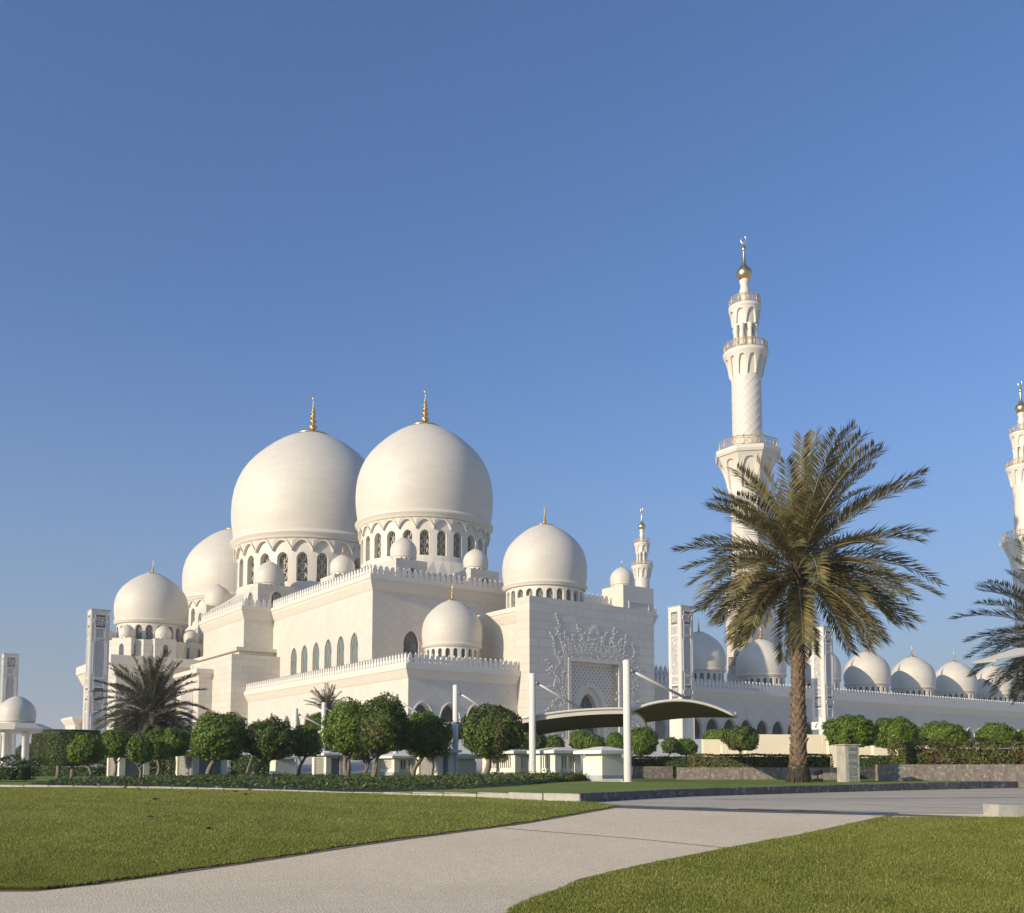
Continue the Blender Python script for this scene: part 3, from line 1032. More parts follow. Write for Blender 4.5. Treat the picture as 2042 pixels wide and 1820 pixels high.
for k in range(-1, 11):
    s = sd_ + dsp * k
    dome(arcade, (s - ORG.x, -41 - ORG.y, zra - BASE), Ra, zra - ZA + .4, 22, 2.9, .14, .34, False, 44, True, va(s, -41), windows=False, mat='dome_s', H=1.5)

# ================================================================== MINARETS
def minaret_levels(d):
    return lambda py: zat(py, d)
dM = 208.0
zl = lambda py: zat(py, dM)
def cy(c): return 457 + .2664 * c          # a detail crop's rows -> picture rows
def rp(c): return c * .2664 / FPX * dM / .965
mx, my, _ = at_depth(1503, 1530, dM)
minaret = empty('minaret', (mx, my, BASE), AX)
tag(minaret, 'tall white minaret with three balconies and a gold ball, behind the big palm', 'minaret')
def mpart(mb, name, mats, parent=None): 
    return mb.build(name, mats, parent or minaret, LOC if parent is None else (0, 0, 0))
def oct_ring(r, z, n=8, ph=pi / 8): return [(r * cos(2 * pi * i / n + ph), r * sin(2 * pi * i / n + ph), z) for i in range(n)]
HW = 3.75
z_sq = zl(1165)
mb = MB()
mb.box(-HW, HW, -HW, HW, 0, z_sq)
mb.box(-HW - .15, HW + .15, -HW - .15, HW + .15, 0, zl(1440))
# broach from square to octagon
mpart(mb, 'square_shaft', M['block'])
ro8 = 3.75 / cos(pi / 8)
mb = MB()
sqr = []
for i in range(8):
    a = 2 * pi * i / 8 + pi / 8
    sqr.append((HW * (1 if cos(a) > 0 else -1) * (1.0 if abs(cos(a)) > abs(sin(a)) else .42) , HW * (1 if sin(a) > 0 else -1) * (1.0 if abs(sin(a)) > abs(cos(a)) else .42), z_sq))
mb.loft([sqr, oct_ring(ro8, z_sq + 3.5), oct_ring(ro8, zl(1010)), oct_ring(ro8 * 1.05, zl(1008)), oct_ring(ro8 * 1.05, zl(1000)), oct_ring(ro8, zl(998)), oct_ring(ro8, zl(985))], True, True)
mpart(mb, 'octagonal_shaft', M['block'])
def flare(r0, r1, z0, z1, n, sub, name, tube_r=.16, ph=0.0, poly8=False):
    """corbelled capital: a curved cone with a ring of blind arches"""
    mb = MB()
    prof = [(r0, z0)]
    for i in range(1, 9):
        q = i / 8
        prof.append((r0 + (r1 - r0) * (.25 * q + .75 * q ** 2.2), z0 + (z1 - z0) * q))
    nseg = 8 if poly8 else 40
    if poly8:
        mb.loft([oct_ring(r / cos(pi / 8), z) for r, z in prof], True, False)
    else:
        mb.lathe(prof, nseg)
    def R_at(z):
        for (ra, za), (rb, zb) in zip(prof[:-1], prof[1:]):
            if za <= z <= zb: return ra + (rb - ra) * (z - za) / (zb - za)
        return r1
    # raised spandrels: the wall between the arches stands proud
    for k in range(n):
        a0 = 2 * pi * k / n + ph
        st = 2 * pi / n
        crv = []
        m = 12
        for i in range(m + 1):
            q = -1 + 2 * i / m
            z = z0 + (z1 - z0) * (.08 + .74 * (1 - abs(q) ** 3.2))
            crv.append((a0 + q * st / 2 * .999, z))
        for (a, z), (a2, z2) in zip(crv[:-1], crv[1:]):
            def P(a, r, z):
                if poly8:
                    am = (a - 0.0) % (pi / 4)
                    aa = round(a / (pi / 4)) * (pi / 4)
                    return (r / cos(a - aa) * cos(a), r / cos(a - aa) * sin(a), z)
                return (r * cos(a), r * sin(a), z)
            e = .42
            top = z0 + (z1 - z0) * .93
            g = lambda z: R_at(z)
            rows = [0, .34, .67, 1]
            for u0, u1 in zip(rows[:-1], rows[1:]):
                za_, zb_ = z + (top - z) * u0, z2 + (top - z2) * u0
                zc_, zd_ = z2 + (top - z2) * u1, z + (top - z) * u1
                mb.quad([P(a, g(za_) + e, za_), P(a2, g(zb_) + e, zb_), P(a2, g(zc_) + e, zc_), P(a, g(zd_) + e, zd_)])
            mb.quad([P(a, g(z) - .05, z), P(a2, g(z2) - .05, z2), P(a2, g(z2) + e, z2), P(a, g(z) + e, z)])
    if poly8:
        mb.loft([oct_ring((r1 + .3) / cos(pi / 8), z0 + (z1 - z0) * .93), oct_ring((r1 + .55) / cos(pi / 8), z1), oct_ring((r1 + .55) / cos(pi / 8), z1 + .7)], True, True)
    else:
        mb.lathe([(r1 + .25, z0 + (z1 - z0) * .93), (r1 + .45, z1), (r1 + .45, z1 + .5), (0, z1 + .5)], 40)
    return mpart(mb, name, M['plain'])
def railing(r, z, h, n, poly8=False):
    mb = MB()
    P = lambda a, rr, zz: ((rr / cos(a - round(a / (pi / 4)) * pi / 4) if poly8 else rr) * cos(a), (rr / cos(a - round(a / (pi / 4)) * pi / 4) if poly8 else rr) * sin(a), zz)
    m = 48
    for zz, rr in ((z + h, .11), (z + .12, .08), (z + h * .8, .05), (z + h * .22, .05)):
        for i in range(m):
            mb.tube([P(2 * pi * i / m, r, zz), P(2 * pi * (i + 1) / m, r, zz)], rr, 4, False)
    for i in range(n):
        a = 2 * pi * (i + .5) / n
        mb.tube([P(a, r, z), P(a, r, z + h + .35)], .13, 5)
    for i in range(n * 5):
        a = 2 * pi * i / (n * 5)
        mb.tube([P(a, r, z + .1), P(a, r, z + h)], .035, 3, False)
    for i in range(n * 2):
        a = 2 * pi * (i + .5) / (n * 2); w = pi / n * .36
        for sx in (-1, 1):
            mb.tube([P(a - w, r, z + h * (.5 - .28 * sx)), P(a + w, r, z + h * (.5 + .28 * sx))], .05, 3, False)
    return mpart(mb, 'balcony_railing', M['gilt_rail'])
rc = rp(107)
zb1, zb2, zb3 = zl(cy(1675)), zl(cy(935)), zl(cy(590))
flare(3.6, rp(212) , zl(985), zb1 - .9, 8, 4, 'balcony_capital', poly8=True)
railing(rp(205), zb1 - .3, zl(cy(1600)) - zl(cy(1675)), 16, True)
def spiral_mat():
    m, nt, b = new_mat('marble_spiral_net')
    s = sepxyz(nt, objco(nt))
    a = mth(nt, 'ARCTAN2', s[1], s[0])
    def lines(kz, ka, wd):
        v = mth(nt, 'ADD', mth(nt, 'MULTIPLY', a, ka / (2 * pi)), mth(nt, 'MULTIPLY', s[2], kz))
        fr = mth(nt, 'FRACT', v)
        return mth(nt, 'LESS_THAN', mth(nt, 'ABSOLUTE', mth(nt, 'SUBTRACT', fr, .5)), wd)
    l2 = lines(-.68, 16, .035); l3 = lines(.68, 16, .05)
    l = mth(nt, 'MAXIMUM', l2, l3)
    nt.links.new(mixc(nt, l, WHITE, (.52, .48, .42)), b.inputs['Base Color'])
    b.inputs['Roughness'].default_value = .55
    return m
M['spiral'] = spiral_mat()
mb = MB()
zc0, zc1 = zb1 - .3, zl(cy(1130))
mb.lathe([(rc, zc0), (rc, zc1)], 48)
for k in range(12):                       # raised spiral ribs
    pts = []
    n = 26
    for i in range(n + 1):
        q = i / n
        a = 2 * pi * k / 12 + q * (zc1 - zc0) * .27
        pts.append((rc * 1.0 * cos(a), rc * 1.0 * sin(a), zc0 + (zc1 - zc0) * q))
    mb.tube(pts, .075, 5, False)
mpart(mb, 'round_shaft', M['spiral'])
flare(rc, rp(152), zc1, zb2 - .5, 12, 4, 'balcony_capital')
railing(rp(158), zb2, zl(cy(890)) - zl(cy(950)), 14)
# lantern with columns
mb = MB()
rl = rp(52)
zt3 = zl(cy(740))
mb.lathe([(rl, zb2), (rl, zt3 + .4)], 24)
mpart(mb, 'lantern_core', M['plain'])
mb = MB()
for k in range(8):
    a = 2 * pi * k / 8 + pi / 8
    x, y = rp(76) * cos(a), rp(76) * sin(a)
    mb.lathe([(.62, 0), (.62, .5), (.46, .7), (.44, zt3 - zb2 - 1.0), (.6, zt3 - zb2 - .6), (.66, zt3 - zb2 + .15)], 10, (x, y, zb2))
mpart(mb, 'lantern_columns', M['plain'])
flare(rp(84), rp(106), zt3, zb3 - .5, 8, 4, 'balcony_capital', ph=pi / 8)
railing(rp(112), zb3, zl(cy(530)) - zl(cy(592)), 10)
mb = MB()
mb.lathe([(rp(r), zl(cy(c))) for r, c in ((27, 590), (26, 520), (31, 490), (39, 462), (33, 450), (29, 425), (31, 408), (39, 392), (35, 384), (24, 374))], 24)
mpart(mb, 'neck', M['plain'])
mb = MB()
prof = []
for i in range(0, 15):
    th = radians(-66 + i * (66 + 62) / 14)
    prof.append((rp(58) * cos(th), zl(cy(335)) + rp(58) * sin(th)))
prof += [(rp(20), zl(cy(268))), (rp(13), zl(cy(250))), (rp(11), zl(cy(200)))]
mb.lathe(prof, 32)
mb.lathe([(rp(9), zl(cy(168))), (rp(17), zl(cy(158))), (rp(18), zl(cy(148))), (rp(14), zl(cy(136))), (rp(6), zl(cy(124))), (rp(3), zl(cy(108)))], 20)
mpart(mb, 'gold_ball', M['gold'])
mb = MB()
mb.lathe([(rp(10), zl(cy(201))), (rp(9), zl(cy(167)))], 14)
mpart(mb, 'spire', M['silver'])
mb = MB()
zc, rcr = zl(cy(80)), rp(27)
for i in range(23):
    a = radians(-60 + 300 * i / 22 + 180 - 90)
    a2 = radians(-60 + 300 * (i + 1) / 22 + 180 - 90)
pts = []; rr_ = []
for i in range(25):
    a = radians(120) + radians(310) * i / 24
    pts.append((0.45 * rcr * cos(a) , -.55 * rcr * cos(a), zc + rcr * sin(a))); rr_.append(.10 + .16 * sin(pi * i / 24))
mb.tube(pts, rr_, 6)
mpart(mb, 'crescent', M['silver'])
# small balcony and door on the shaft
mb = MB()
bt = 0.9; bz = zat(1330, dM)
for k in range(9):
    mb.tube([(-HW - 1.2, -1.1 + bt + k * .28, bz), (-HW - 1.2, -1.1 + bt + k * .28, bz + 1.9)], .07, 4)
mb.tube([(-HW, -1.1 + bt, bz + 1.9), (-HW - 1.2, -1.1 + bt, bz + 1.9), (-HW - 1.2, 1.2 + bt, bz + 1.9), (-HW, 1.2 + bt, bz + 1.9)], .1, 4)
mpart(mb, 'small_balcony', M['gilt_rail'])
mb = MB()
mb.loft([[(-HW - 1.4, -1.3 + bt, bz), (-HW + .1, -1.3 + bt, bz), (-HW + .1, 1.4 + bt, bz), (-HW - 1.4, 1.4 + bt, bz)], [(-HW - .2, -.6 + bt, bz - 1.6), (-HW + .1, -.6 + bt, bz - 1.6), (-HW + .1, .7 + bt, bz - 1.6), (-HW - .2, .7 + bt, bz - 1.6)]])
mpart(mb, 'balcony_bracket', M['plain'])
mb = MB()
ol, w = arch(.8, bz, bz + 2.6, bz + 3.8, 5)
mb.poly([(-HW - .04, x + bt, z) for x, z in ol])
mpart(mb, 'door', M['glass'])

for px, py_top, dd, lab in ((2066, 760, 286.0, 'right hand minaret with gold ball, cut by the picture edge'), (1285, 1013, 425.0, 'distant minaret seen small above the portal roof')):
    c = copy_tree(minaret)
    x, y, _ = at_depth(px, 1530, dd)
    k = (zat(py_top, dd) - BASE) / (zl(472) - BASE)
    c.location = (x, y, BASE); c.scale = (k, k, k)
    c['label'] = lab
for o in [o for o in bpy.data.objects if o.name.startswith('minaret')]: o['group'] = 'minarets round the courtyard'

# ================================================================== CARVED PYLONS
def pylon(px, d, py_top, zb, w, label):
    x, y, zt = at_depth(px, py_top, d)
    root = empty('carved_pylon', (x, y, zb), AX)
    tag(root, label, 'pylon', 'carved marble light pylons')
    H = zt - zb
    mb = MB(); mb.box(0, w, 0, w, 0, H - .12); mb.build('shaft', M['plain'], root)
    mb = MB(); mb.box(-.06, w + .06, -.06, w + .06, H - .12, H); mb.build('cap', M['lead'], root)
    rows = []                                  # rows downwards from the top: (bottom, top, kind)
    z = H - .75
    while z > 1.0:
        for hh, kind in ((1.75, 'grille'), (1.25, 'small'), (5.2, 'tall'), (1.1, 'small')):
            rows.append((z - hh, z, kind)); z -= hh + .12
    edge = MB()
    for face in (0, 1):
        F = (lambda a, q, dd: (a, -dd, q)) if face == 0 else (lambda a, q, dd: (-dd, w - a, q))
        def bx(mbx, a0, a1, q0, q1, d0, d1):
            p = [F(a, q, dd) for dd in (d0, d1) for q in (q0, q1) for a in (a0, a1)]
            i = [mbx.pt(v) for v in p]
            for qd in ((0, 1, 3, 2), (4, 6, 7, 5), (0, 4, 5, 1), (2, 3, 7, 6), (0, 2, 6, 4), (1, 5, 7, 3)): mbx.face([i[k] for k in qd])
        ma, mbb = w * .25, w * .75
        for q0, q1, kind in rows:
            if q0 < .2: continue
            fr = MB(); fr.cur = 1
            for (a0, a1, b0, b1) in ((ma - .09, mbb + .09, q0 - .06, q0 + .03), (ma - .09, mbb + .09, q1 - .03, q1 + .06), (ma - .09, ma, q0 + .03, q1 - .03), (mbb, mbb + .09, q0 + .03, q1 - .03)):
                bx(fr, a0, a1, b0, b1, 0, .07)
            if kind == 'grille':
                fr.cur = 0
                bx(fr, ma, mbb, q0 + .03, q1 - .03, .0, .012)
                fr.cur = 1
                cx_, cz_ = w / 2, (q0 + q1) / 2
                s_ = min(mbb - ma, q1 - q0) / 2
                for rad in (.22, .36):
                    fr.tube([F(cx_ + rad * s_ * cos(2 * pi * k / 14), cz_ + rad * s_ * sin(2 * pi * k / 14), .05) for k in range(15)], .034, 4, False)
                for k in range(12):
                    a = 2 * pi * k / 12
                    pts = [F(cx_ + s_ * max(-.98, min(.98, (.36 + .62 * q) * cos(a + .75 * sin(q * 3) * (1 if k % 2 else -1)))), cz_ + s_ * max(-.98, min(.98, (.36 + .62 * q) * 1.1 * sin(a + .75 * sin(q * 3) * (1 if k % 2 else -1)))), .05) for q in (0, .25, .5, .75, 1)]
                    fr.tube(pts, .036, 4, False)
                for sx in (-1, 1):
                    for sz in (-1, 1):
                        fr.tube([F(cx_ + sx * s_ * (.6 + .28 * cos(q)), cz_ + sz * s_ * (.66 + .26 * sin(q)), .05) for q in np.linspace(0, 5.2, 8)], .036, 4, False)
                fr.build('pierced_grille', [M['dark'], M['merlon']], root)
            else:
                fr.cur = 0
                bx(fr, ma, mbb, q0 + .03, q1 - .03, 0, .022)
                fr.build('carved_panel', [M['carved'], M['merlon']], root)
            for a, m_ in ((ma - .30, .45 if kind == 'tall' else .62), (mbb + .22, .45 if kind == 'tall' else .62)):
                if kind == 'small': continue
                st = MB(); bx(st, a, a + .08, q0 + m_, q1 - m_, 0, .10); st.build('light_strip', M['stripmetal'], root)
        bx(edge, w * .02, w * .05, 0, H - .2, 0, .05); bx(edge, w * .95, w * .98, 0, H - .2, 0, .05)
    edge.build('edge_moulding', M['merlon'], root)
    return root
pylon(183, 128.0, 1213, 1.4, 2.35, 'carved marble pylon in front of the left dome, behind the small palm')
pylon(8, 178.0, 1302, 1.2, 2.55, 'carved marble pylon rising behind the domed pavilion')
pylon(1357, 126.0, 1206, 4.0, 2.3, 'carved marble pylon just right of the portal')
pylon(1641, 143.5, 1247, 4.6, 2.3, 'carved marble pylon just right of the big palm trunk')

# ================================================================== GROUND
KN = [(-30, 0), (8, 0), (12.4, .08), (16, .40), (21, .83), (37, .83), (60, .93), (75, 1.08), (90, 1.3)]
def sstep(a, b, x):
    q = max(0.0, min(1.0, (x - a) / (b - a))); return q * q * (3 - 2 * q)
def z_low(y):
    if y <= KN[0][0]: return KN[0][1]
    for (a, za_), (b, zb_) in zip(KN[:-1], KN[1:]):
        if y <= b: return za_ + (zb_ - za_) * (y - a) / (b - a)
    return KN[-1][1]
def z_ground(x, y):
    zl_ = z_low(y)
    k = sstep(84, 114, y) * sstep(-58, -36, x)
    return zl_ + (4.9 - zl_) * k
def on_ground(px, py, zf=z_ground, off=0.0):
    """where the sight line through a picture point meets the ground"""
    r = ray(px, py); lo = 3.0
    k = lo
    while k < 600:
        x, y, z = r[0] * k, r[1] * k, EYE + r[2] * k
        if z <= zf(x, y) + off: break
        k += .05
    return (x, y, zf(x, y) + off)

def ground_mat():
    m, nt, b = new_mat('paved_ground')
    p = geopos(nt)
    n1 = ramp(nt, noise(nt, p, .25, 5), .3, .7); n2 = ramp(nt, noise(nt, p, 14, 4), .3, .7)
    c = mixc(nt, n1, (.27, .25, .23), (.34, .31, .28)); c = mixc(nt, mth(nt, 'MULTIPLY', n2, .35), c, (.24, .22, .20))
    sy = sepxyz(nt, p)
    c = mixc(nt, ramp(nt, mth(nt, 'DIVIDE', sy[1], 200.0), .43, .50), c, (.60, .555, .47))      # white marble forecourt round the mosque
    nt.links.new(c, b.inputs['Base Color']); b.inputs['Roughness'].default_value = .85
    return m
def road_mat():
    m, nt, b = new_mat('brushed_road_concrete')
    p = geopos(nt); s = sepxyz(nt, p)
    v = comb(nt, mth(nt, 'MULTIPLY', s[0], .18), s[1], 0.0)
    n1 = ramp(nt, noise(nt, v, .9, 5), .32, .68); n2 = noise(nt, p, 30, 3)
    c = mixc(nt, n1, (.47, .395, .28), (.66, .555, .40))
    c = mixc(nt, mth(nt, 'MULTIPLY', ramp(nt, n2, .35, .7), .25), c, (.24, .22, .20))
    nt.links.new(c, b.inputs['Base Color']); b.inputs['Roughness'].default_value = .8
    bump(nt, b, n2, .25, .01)
    return m
def path_mat():
    m, nt, b = new_mat('exposed_aggregate_path')
    p = geopos(nt); s = sepxyz(nt, p)
    vo = N(nt, 'ShaderNodeTexVoronoi', Scale=38.0); nt.links.new(p, vo.inputs['Vector'])
    n0 = ramp(nt, noise(nt, p, .35, 6, .65), .3, .72)
    n1 = ramp(nt, noise(nt, p, 3.0, 5), .35, .7)
    base = mixc(nt, n0, (.75, .585, .375), (.88, .71, .475))
    base = mixc(nt, mth(nt, 'MULTIPLY', n1, .3), base, (.62, .50, .34))
    sv_ = N(nt, 'ShaderNodeSeparateColor'); nt.links.new(vo.outputs['Color'], sv_.inputs[0])
    peb = mixc(nt, ramp(nt, sv_.outputs[0], .15, .85), (.40, .32, .20), (.92, .80, .58))
    c = mixc(nt, .27, base, peb)
    nt.links.new(c, b.inputs['Base Color']); b.inputs['Roughness'].default_value = .8
    bump(nt, b, vo.outputs['Distance'], .45, .012)
    return m
def grass_mat(name, a, bcol, cdry, stripes=True):
    m, nt, b = new_mat(name)
    p = geopos(nt); s = sepxyz(nt, p)
    n0 = ramp(nt, noise(nt, p, .22, 5, .6), .3, .7)
    n1 = ramp(nt, noise(nt, p, 1.6, 6, .7), .3, .7)
    n2 = ramp(nt, noise(nt, p, 26, 4, .7), .25, .75)
    n3 = ramp(nt, noise(nt, p, .55, 6, .65), .56, .74)
    c = mixc(nt, n0, tuple(q * .80 for q in a), tuple(q * 1.12 for q in bcol))
    c = mixc(nt, mth(nt, 'MULTIPLY', n1, .5), c, tuple(q * .72 for q in a))
    c = mixc(nt, mth(nt, 'MULTIPLY', n3, .75), c, cdry)
    if stripes:
        w = mth(nt, 'SINE', mth(nt, 'ADD', mth(nt, 'MULTIPLY', mth(nt, 'ADD', mth(nt, 'MULTIPLY', s[0], .45), s[1]), 3.0), mth(nt, 'MULTIPLY', noise(nt, p, .4, 2), 3)))
        c = mixc(nt, mth(nt, 'MULTIPLY', ramp(nt, w, .2, .8), .5), c, tuple(min(1, q * 1.5) for q in a))
    c = mixc(nt, mth(nt, 'MULTIPLY', n2, .35), c, tuple(q * .6 for q in a))
    nt.links.new(c, b.inputs['Base Color']); b.inputs['Roughness'].default_value = .9
    b.inputs['Specular IOR Level'].default_value = .15
    bump(nt, b, n2, .3, .02)
    return m
def island_rand(nt):
    return nt.nodes.new('ShaderNodeNewGeometry').outputs['Random Per Island']
def leaf_mat(name, dark, mid, light, trans=.25, brown=None, rough=.5, clump=1.2):
    m, nt, b = new_mat(name)
    r = island_rand(nt); p = geopos(nt)
    c = mixc(nt, ramp(nt, r, .15, .85), dark, light)
    c = mixc(nt, ramp(nt, noise(nt, p, clump, 3), .35, .65), c, mid)
    if brown:
        q = ramp(nt, noise(nt, p, .9, 3), .55, .68)
        c = mixc(nt, mth(nt, 'MULTIPLY', q, .8), c, brown)
    nt.links.new(c, b.inputs['Base Color']); b.inputs['Roughness'].default_value = rough
    b.inputs['Specular IOR Level'].default_value = .35
    tr = nt.nodes.new('ShaderNodeBsdfTranslucent'); nt.links.new(c, tr.inputs['Color'])
    mx = nt.nodes.new('ShaderNodeMixShader'); mx.inputs[0].default_value = trans
    out = nt.nodes['Material Output']
    nt.links.new(b.outputs[0], mx.inputs[1]); nt.links.new(tr.outputs[0], mx.inputs[2]); nt.links.new(mx.outputs[0], out.inputs['Surface'])
    return m
def blade_mat():
    m, nt, b = new_mat('grass_blades')
    r = island_rand(nt); p = geopos(nt)
    c = mixc(nt, ramp(nt, r, .1, .9), (.170, .205, .030), (.38, .375, .080))
    c = mixc(nt, mth(nt, 'MULTIPLY', ramp(nt, noise(nt, p, 1.3, 6, .7), .42, .62), .55), c, (.140, .180, .024))
    c = mixc(nt, mth(nt, 'MULTIPLY', ramp(nt, noise(nt, p, .45, 5, .65), .5, .72), .6), c, (.34, .33, .085))
    c = mixc(nt, mth(nt, 'GREATER_THAN', r, .93), c, (.52, .46, .18))
    nt.links.new(c, b.inputs['Base Color']); b.inputs['Roughness'].default_value = .6
    b.inputs['Specular IOR Level'].default_value = .3
    tr = nt.nodes.new('ShaderNodeBsdfTranslucent'); nt.links.new(c, tr.inputs['Color'])
    mx = nt.nodes.new('ShaderNodeMixShader'); mx.inputs[0].default_value = .4
    nt.links.new(b.outputs[0], mx.inputs[1]); nt.links.new(tr.outputs[0], mx.inputs[2]); nt.links.new(mx.outputs[0], nt.nodes['Material Output'].inputs['Surface'])
    return m
M['ground'] = ground_mat(); M['road'] = road_mat(); M['path'] = path_mat()
M['lawn'] = grass_mat('mown_lawn', (.215, .235, .040), (.315, .305, .064), (.38, .34, .11))
M['lawn2'] = grass_mat('rough_lawn', (.215, .235, .042), (.310, .305, .066), (.42, .36, .13), False)
M['lawn3'] = grass_mat('bright_lawn', (.21, .27, .050), (.26, .30, .07), (.32, .32, .09), False)
M['blade'] = leaf_mat('grass_blades', (.15, .19, .028), (.23, .26, .045), (.42, .38, .12), .4, None, .6, .5)
M['blade'] = blade_mat()
M['topiary'] = leaf_mat('cup_topiary_leaves', (.034, .055, .010), (.052, .080, .014), (.085, .115, .022), .15, (.07, .075, .02))
M['leaf'] = leaf_mat('ball_tree_leaves', (.055, .105, .010), (.11, .185, .017), (.22, .31, .032), .32)
M['leaf_y'] = leaf_mat('pale_ball_tree_leaves', (.075, .13, .012), (.13, .205, .018), (.24, .32, .036), .32)
M['leaf_b'] = leaf_mat('browning_ball_tree_leaves', (.048, .084, .013), (.085, .13, .019), (.17, .22, .030), .28, (.15, .11, .045))
M['hedge'] = leaf_mat('clipped_hedge_leaves', (.10, .105, .026), (.15, .14, .040), (.22, .20, .055), .15, (.20, .14, .06))
M['hedge_g'] = leaf_mat('dark_hedge_leaves', (.030, .060, .014), (.048, .085, .018), (.09, .14, .028), .15)
M['hedge_r'] = leaf_mat('reddish_rough_hedge_leaves', (.06, .075, .016), (.11, .115, .026), (.20, .20, .045), .2, (.17, .07, .04))
M['cover'] = leaf_mat('ground_cover_leaves', (.040, .065, .015), (.065, .095, .020), (.13, .165, .035), .25)
M['orange'] = leaf_mat('orange_flower_leaves', (.10, .06, .012), (.25, .07, .015), (.35, .10, .02), .2)
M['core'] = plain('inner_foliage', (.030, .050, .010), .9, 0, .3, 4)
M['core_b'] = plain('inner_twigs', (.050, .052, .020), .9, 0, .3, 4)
M['bark'] = plain('tree_bark', (.20, .165, .125), .9, 0, .35, 9, .6)
M['soil'] = plain('dry_soil', (.16, .115, .075), .95, 0, .3, 6)

def rows_sheet(name, mat, ys, xl, xr, zf, thick=0.0, n=24, kind='structure'):
    """a sheet that follows the ground, between x = xl(y) and x = xr(y)"""
    mb = MB(); mb.smooth = True
    prev = None
    for y in ys:
        a, b = xl(y), xr(y)
        row = [mb.pt((a + (b - a) * i / n, y, zf(a + (b - a) * i / n, y))) for i in range(n + 1)]
        if prev:
            for i in range(n): mb.face((prev[i], prev[i + 1], row[i + 1], row[i]))
        prev = row
    o = mb.build(name, mat)
    return tag(o, kind=kind)
def interp(pts):
    pts = sorted(pts)
    def f(v):
        if v <= pts[0][0]: return pts[0][1]
        for (a, b), (c, d) in zip(pts[:-1], pts[1:]):
            if v <= c: return b + (d - b) * (v - a) / (c - a) if c > a else d
        return pts[-1][1]
    return f
# base sheet to the horizon
xs = np.concatenate([[-4000, -1500, -600, -300], np.arange(-200, 260, 8), [320, 600, 1500, 4000]])
ys = np.concatenate([[-200], np.arange(-30, 10, 10), np.arange(8, 24, 1), [24, 30, 37, 45, 52, 60, 68, 75], np.arange(80, 122, 3), [140, 200, 300, 500, 900, 2000, 6000]])
mb = MB(); mb.smooth = True
ids = [[mb.pt((x, y, z_ground(x, y) - (.06 if y < 56 else 0))) for x in xs] for y in ys]
for a, b in zip(ids[:-1], ids[1:]):
    for i in range(len(xs) - 1): mb.face((a[i], a[i + 1], b[i + 1], b[i]))
tag(mb.build('ground', M['ground']), kind='structure')

G = lambda px, py: on_ground(px, py)[:2]
# lawn outlines measured in the picture
near_edge = [G(*p) for p in ((0, 1777), (66, 1777), (178, 1766), (356, 1741), (534, 1715), (712, 1686), (870, 1665), (1039, 1643), (1137, 1626), (1235, 1608))]
kerb_l = [G(*p) for p in ((-260, 1564), (0, 1570), (250, 1573), (500, 1578), (763, 1586), (950, 1592), (1157, 1601))]
kerb_r = [G(*p) for p in ((1157, 1601), (1348, 1589.5), (1604, 1581.5), (1850, 1575), (2031, 1571))]
right_edge = [G(*p) for p in ((1020, 1820), (1049, 1802), (1162, 1758), (1285, 1729), (1456, 1694), (1604, 1667), (1700, 1646), (1790, 1626))]
f_near = interp([(y, x) for x, y in near_edge]); f_kl = interp([(y, x) for x, y in kerb_l])
f_kr = interp([(y, x) for x, y in kerb_r]); f_re = interp([(y, x) for x, y in right_edge])
y_n0 = near_edge[0][1]; tip = near_edge[-1]
wob = lambda y, a: .02 * sin(y * 97 + a * 3) + .015 * sin(y * 173 + a) + .035 * sin(y * 7.3 + a) + .03 * sin(y * 17.1 + 2 * a) + .02 * sin(y * 41 + a)
y_tip = tip[1]
def lawn_r(y):
    if y <= y_tip: return f_near(y) + wob(y, .3)
    k0 = kerb_l[-1]
    if y <= k0[1]: return tip[0] + (k0[0] - tip[0]) * (y - y_tip) / max(.01, k0[1] - y_tip) if k0[1] > y_tip else k0[0]
    return f_kl(y) - .02
ysl = np.unique(np.concatenate([np.linspace(y_n0 - .25, 24, 300), np.linspace(24, kerb_l[0][1], 40)]))
# the strip left of the near edge's first point
def lawn_l(y): return -34.0 if y > y_n0 + .05 else f_near(y) - 34
lawn_left = rows_sheet('lawn', M['lawn'], [y for y in ysl if y >= y_n0], lambda y: -34.0, lawn_r, lambda x, y: z_ground(x, y) + .03, n=60)
y_far = G(2042, 1633)[1]
y_re1 = right_edge[-1][1]
def rlawn_l(y):
    return (f_re(y) if y <= y_re1 else right_edge[-1][0] + (y - y_re1) * 2.2) + wob(y, 1.7)
ysr = np.linspace(right_edge[0][1] - 4, y_far, 300)
def rl(y):
    if y < right_edge[0][1]: 
        (x0, y0), (x1, y1) = right_edge[0], right_edge[1]
        return x0 + (y - y0) * (x1 - x0) / (y1 - y0)
    return rlawn_l(y)
lawn_right = rows_sheet('lawn', M['lawn2'], ysr, rl, lambda y: 30.0, lambda x, y: z_ground(x, y) + .03, n=60)
